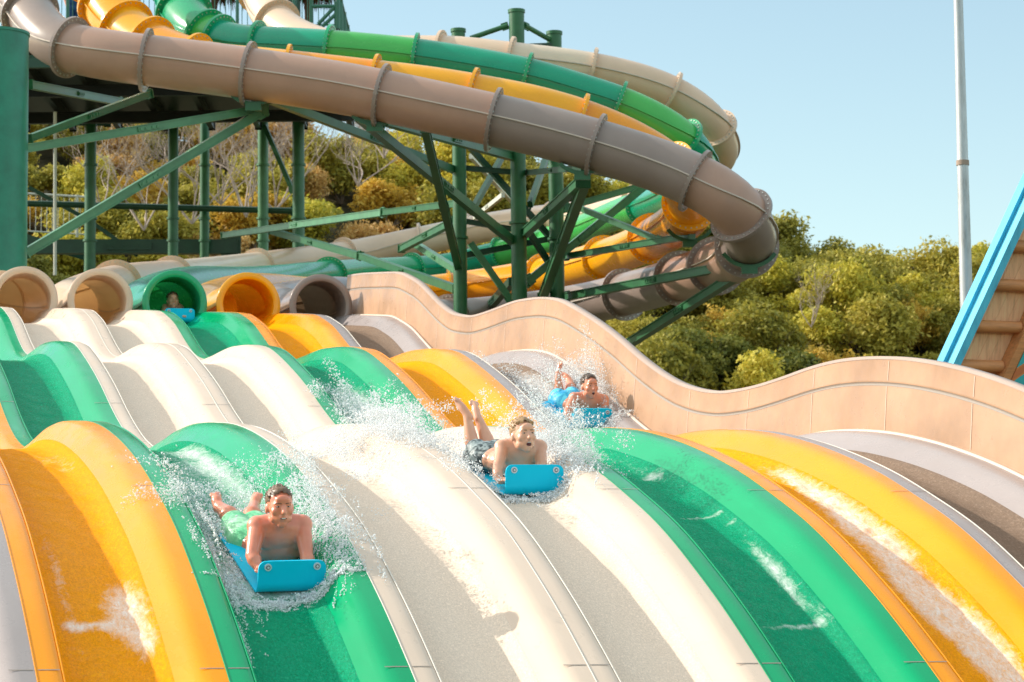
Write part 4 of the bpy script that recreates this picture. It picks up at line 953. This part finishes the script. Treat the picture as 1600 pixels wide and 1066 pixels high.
def foam_board(O, slope, yaw, L, label, width=.40, flap=.17, group='blue roll-up racing mats'):
    """flat foam mat whose front edge rolls up into an upright rounded flap"""
    cy, sy = math.cos(yaw), math.sin(yaw)
    Xd = Vector((cy, sy*math.cos(slope), sy*math.sin(slope))); Bk = Vector((-sy, cy*math.cos(slope), cy*math.sin(slope))); N = Xd.cross(Bk)
    MW = Matrix((Xd, Bk, N)).transposed().to_4x4(); MW.translation = O
    root = bpy.data.objects.new('foam_mat', None); COL.objects.link(root); root.matrix_world = MW; root.empty_display_size = .1; tag(root, label, 'water slide mat', group)
    R = .062; prof = [(L-.06*i*(L/1.0), 0) for i in range(int(1/.06))]; prof = [(y, z) for y, z in prof if y > R+.02]
    for k in range(9): a = math.pi/2*k/8*1.12; prof.append((R+.0-R*math.sin(a)+.0, R-R*math.cos(a)))
    ly, lz = prof[-1]; a = math.pi/2*1.12; d = (-math.cos(a), math.sin(a))
    for t_ in (.2, .4, .6, .75, .83, .89, .935, .965, .985, .996, 1.0): 
        t = t_*flap*.72; ly2 = ly-d[0]*-1*0+(-math.cos(a))*-1*0; prof.append((ly+math.cos(math.pi-a)*t*.6+.0, lz+t))
    w = width/2; th = .020; v = []; f = []; n = len(prof); cols = 13
    pts = []
    for i, (y, z) in enumerate(prof):
        p0 = prof[max(0, i-1)]; p1 = prof[min(n-1, i+1)]; tx, tz = p1[0]-p0[0], p1[1]-p0[1]; l = math.hypot(tx, tz); nn = (tz/l, -tx/l)
        if nn[1] < 0 and i < 3: nn = (-nn[0], -nn[1])
        ww = w
        dend = sum(math.hypot(prof[j+1][0]-prof[j][0], prof[j+1][1]-prof[j][1]) for j in range(i, n-1)); rc = .045
        if dend < rc: ww = w-rc+math.sqrt(max(0, rc*rc-(rc-dend)**2))
        if i == 0: ww = w-.03
        pts.append((y, z, nn, ww))
    for (y, z, nn, ww) in pts:
        for s in (0, 1):
            for c in range(cols):
                x = -ww+2*ww*c/(cols-1); edge = min(1, (ww-abs(x))/.012); t = th*(.55+.45*math.sqrt(max(0, edge))) if s else 0
                v.append((x, y+nn[0]*t+.0, z+.014+nn[1]*t+(0 if s else 0)))
    m = 2*cols
    for i in range(n-1):
        for c in range(cols-1):
            f.append((i*m+c, i*m+c+1, (i+1)*m+c+1, (i+1)*m+c)); f.append((i*m+cols+c+1, i*m+cols+c, (i+1)*m+cols+c, (i+1)*m+cols+c+1))
        f.append((i*m, (i+1)*m, (i+1)*m+cols, i*m+cols)); f.append((i*m+cols-1, i*m+2*cols-1, (i+1)*m+2*cols-1, (i+1)*m+cols-1))
    f.append(tuple(range(cols))+tuple(range(2*cols-1, cols-1, -1))); e = (n-1)*m; f.append(tuple(e+q for q in list(range(cols))[::-1])+tuple(e+cols+q for q in range(cols)))
    o = mesh_obj('foam_sheet', v, f, M['mat_blue']); o.parent = root; auto_smooth(o, 50)
    # grommets on the front face of the flap, near its top corners
    i = n-7; y, z, nn, _ = pts[i]; z -= .012; tdir = Vector((0, pts[-1][0]-pts[-9][0], pts[-1][1]-pts[-9][1])).normalized(); fn = Vector((0, -tdir.z, tdir.y)); 
    if fn.y > 0: fn = -fn
    for s in (-1, 1):
        c = Vector((s*(w-.055), y, z+.014)); c = c+fn*.004
        for sign in (1,):
            g = MB(); g.tube([c-fn*.03, c+fn*.006], .021, 20); go = g.build('grommet', M['grommet']); go.parent = root; auto_smooth(go)
            g = MB(); g.tube([c-fn*.02, c+fn*.0085], .0125, 16); h = g.build('grommet_ring', M['grommet_dark']); h.parent = go
            g = MB(); g.tube([c-fn*.02, c+fn*.011], .0075, 12); h = g.build('grommet_core', M['grommet']); h.parent = go
    # carrying handle cord behind the flap
    g = MB(); yb = y+.055
    g.tube([Vector((x_, yb+.012*math.cos(x_*14), z-.02)) for x_ in np.linspace(-w+.055, w-.055, 9)], .009, 8); h = g.build('handle', M['grommet_dark']); h.parent = root; auto_smooth(h)
    return root
def slope_at(y, d=.5): return math.atan((float(T(y+d))-float(T(y)))/d)
def lane_pt(u, y, off=.016): return Vector((u, y, float(T(y))-RH+off))

# the man on the green lane
y1 = 16.78; s1 = slope_at(y1-.1, .8); O1 = lane_pt(.585, y1, .02)
foam_board(O1, s1, R_(4), 1.02, 'blue foam mat under the man in green shorts, its front flap in foam', .40, .175)
rider(O1, s1, dict(head=(437,792,.34), neck=(434,828,.40), sL=(402,822,.42), sR=(472,820,.42), chest=(436,850,.50), belly=(424,858,.66), pelvis=(398,846,.84),
  eL=(394,868,.26), eR=(479,868,.26), wL=(404,888,.19), wR=(484,892,.17), kL=(365,815,1.18), aL=(340,788,1.38), tL=(337,775,1.44), kR=(392,815,1.20), aR=(398,787,1.40), tR=(402,776,1.44),
  gL=Vector((.35, -.9, .15)), gR=Vector((-.45, -1, .15))),
  M['skin_a'], M['hair_a'], M['sh_green'], 'man with wet hair and green shorts lying on a mat in the green lane', 'light green swim shorts', 'closed', 1.08, Vector((.05, -1, .30)), 0, short_len=.75)
nk = MB()
# the teenager on the cream lane
y2 = 18.68; s2 = slope_at(y2, .8); O2 = lane_pt(2.59, y2, .02)
foam_board(O2, s2, R_(3), .95, 'blue foam mat under the teenager in dark shorts on the cream lane', .40, .185)
rider(O2, s2, dict(head=(817,681,.30), neck=(812,706,.38), sL=(784,699,.40), sR=(843,699,.40), chest=(810,722,.46), belly=(790,722,.62), pelvis=(764,714,.80),
  eL=(777,738,.22), eR=(847,740,.24), wL=(780,751,.17), wR=(858,750,.17), kL=(741,708,1.16), aL=(729,646,1.24), tL=(714,626,1.30), kR=(768,704,1.16), aR=(745,648,1.28), tR=(741,632,1.34),
  gL=Vector((.9, -.45, .1)), gR=Vector((-.5, -1, .15))),
  M['skin_b'], M['hair_b'], M['sh_dark'], 'shouting teenager with light brown hair and raised shins lying on a blue mat', 'dark patterned swim shorts', 'open', .93, Vector((.15, -1, .32)), 1, short_len=.5)
# the man on the brown lane
y3 = 27.28; s3 = slope_at(y3, .8); O3 = lane_pt(5.655, y3, .02)
foam_board(O3, s3, R_(4), 1.0, 'blue foam mat under the man in blue shorts on the brown lane', .40, .20)
rider(O3, s3, dict(head=(921,604,.30), neck=(920,622,.38), sL=(897,622,.40), sR=(943,625,.40), chest=(918,636,.48), belly=(904,636,.64), pelvis=(886,628,.80),
  eL=(886,645,.24), eR=(948,645,.24), wL=(889,655,.18), wR=(946,655,.17), kL=(875,622,1.16), aL=(872,588,1.22), tL=(875,570,1.26), kR=(893,612,1.16), aR=(888,592,1.30), tR=(881,585,1.36),
  gL=Vector((.9, -.5, .1)), gR=Vector((-.5, -1, .15))),
  M['skin_c'], M['hair_c'], M['sh_blue'], 'shouting man in blue shorts lying on a blue mat beside the tan side wall', 'bright blue swim shorts', 'shout', 1.0, Vector((.12, -1, .30)), 0, short_len=.6)
# the rider still inside the green tube mouth
y4 = 39.30; zt = float(T(39.4))+.10-.39; O4 = Vector((3.60, y4, zt+.11))
foam_board(O4, R_(6), R_(-12), .95, 'blue foam mat coming out of the green tube mouth', .40, .17)
rider(O4, R_(6), dict(head=(270,470,.34), neck=(270,478,.42), sL=(259,481,.44), sR=(281,482,.44), chest=(270,486,.55), belly=(270,487,.7), pelvis=(270,486,.86),
  eL=(256,489,.26), eR=(284,490,.26), wL=(258,493,.12), wR=(286,494,.12), kL=(266,487,1.25), aL=(266,486,1.6), tL=(266,485,1.7), kR=(274,487,1.25), aR=(274,486,1.6), tR=(274,485,1.7)),
  M['skin_b'], M['hair_c'], M['sh_dark'], 'rider still inside the green tube mouth behind a blue mat', 'dark shorts', 'closed', .95, Vector((0, -1, .2)), 0, vox=.009)
# someone in dark blue standing on the platform, cut off by the top edge
M['navy'] = plain('navy_shirt', (.01, .06, .16), .8)
def stander(px, py, D, label, shirt):
    p = at(px, py, D); p.z = z_d; b = Sculpt(); V_ = Vector
    b.ell((0, 0, 1.62), (.075, .095, .11)); b.cone((0, 0, 1.45), .055, (0, 0, 1.58), .05); b.ell((0, 0, 1.28), (.17, .11, .17)); b.ell((0, 0, 1.05), (.14, .10, .17)); b.ell((0, 0, .93), (.16, .11, .12))
    for s in (-1, 1):
        b.chain([V_((s*.18, 0, 1.40)), V_((s*.24, .02, 1.12)), V_((s*.24, -.08, .88))], [.05, .038, .026]); b.chain([V_((s*.09, 0, .90)), V_((s*.11, -.01, .50)), V_((s*.12, .02, .08))], [.08, .055, .035]); b.chain([V_((s*.12, .03, .05)), V_((s*.13, -.16, .03))], [.035, .025])
        for q in range(4): b.cone((s*.24-.018+q*.012, -.10, .86), .009, (s*.24-.018+q*.012, -.12, .79), .008)
        b.cone((s*.22, -.10, .86), .01, (s*.20, -.13, .83), .008)
    mw = Matrix.Translation(p) @ Matrix.Rotation(.5, 4, 'Z'); o = b.finish('person', M['skin_c'], None, .012, 4, mw); tag(o, label, 'person')
    c = Sculpt(); c.ell((0, 0, 1.27), (.19, .13, .20)); c.ell((0, 0, 1.05), (.17, .125, .18)); c.ell((0, 0, .90), (.18, .13, .14))
    for s in (-1, 1): c.chain([V_((s*.18, 0, 1.40)), V_((s*.225, .015, 1.2))], [.065, .055]); c.chain([V_((s*.09, 0, .88)), V_((s*.105, 0, .58))], [.10, .085])
    c.finish('clothing', M[shirt], o, .014, 3)
    hh = Sculpt(); hh.ell((0, .015, 1.66), (.085, .10, .10)); hh.finish('hair', M['hair_c'], o, .012, 2)
stander(207, 0, 77.5, 'person in dark blue clothes standing on the platform between the yellow and green tubes', 'navy')
stander(114, 10, 77.5, 'person standing on the platform behind the left end of the railing', 'navy')

# ------------------------------------------------------------------ spray round the riders
spray('splash', *join(cloud(12000, .42, 17.9, .22, .35, .045), cloud(7000, .88, 17.6, .09, .40, .065), cloud(8000, .24, 17.2, .05, .4, .035), cloud(6000, .62, 18.6, .25, .35, .04), cloud(6000, .58, 16.67, .17, .035, .016, .0012, .006, 90), cloud(1500, .95, 16.95, .05, .2, .05),
  arcs(140, .82, 17.2, .05, .4, .9, 1.2, 1.3), arcs(90, .36, 17.3, .04, .4, -.5, 1.0, .8), arcs(90, .58, 17.8, .2, .1, .1, 1.6, 1.2), arcs(110, .58, 16.70, .18, .02, .1, .3, .55)), 'white spray thrown up round the man in green shorts')
spray('splash', *join(cloud(20000, 1.95, 19.9, .30, .45, .055), cloud(14000, 2.2, 20.3, .25, .4, .08), cloud(13000, 3.0, 19.3, .14, .35, .11), cloud(8000, 2.8, 19.9, .2, .4, .08), cloud(5000, 2.22, 19.0, .06, .25, .045), cloud(4000, 2.6, 18.58, .17, .05, .016),
  arcs(180, 2.85, 19.1, .06, .35, .9, 1.2, 1.6), arcs(220, 2.3, 19.6, .10, .4, -1.1, 1.2, 1.4), arcs(80, 2.6, 18.62, .17, .03, 0, .3, .5)), 'white spray thrown up round the teenager on the cream lane')
spray('splash', *join(cloud(7000, 5.5, 28.7, .20, .7, .06, .002, .007), cloud(6000, 5.88, 28.2, .07, .4, .15, .002, .007), cloud(2500, 5.33, 27.5, .06, .3, .05, .002, .007), cloud(1500, 5.7, 27.1, .16, .05, .02, .002, .007),
  arcs(110, 5.85, 27.9, .05, .4, .3, 1.4, 1.9), arcs(80, 5.4, 28.2, .06, .4, -.5, 1.4, 1.2)), 'white spray thrown up round the man on the brown lane')
spray('splash', *join(cloud(7000, 3.35, 27.6, .16, .55, .08, .002, .009), cloud(6000, 3.6, 26.9, .16, .35, .08, .002, .009), arcs(160, 3.45, 27.0, .15, .4, -.5, 1.2, 1.9)), 'white water splashing over the green lane behind the cream lanes')
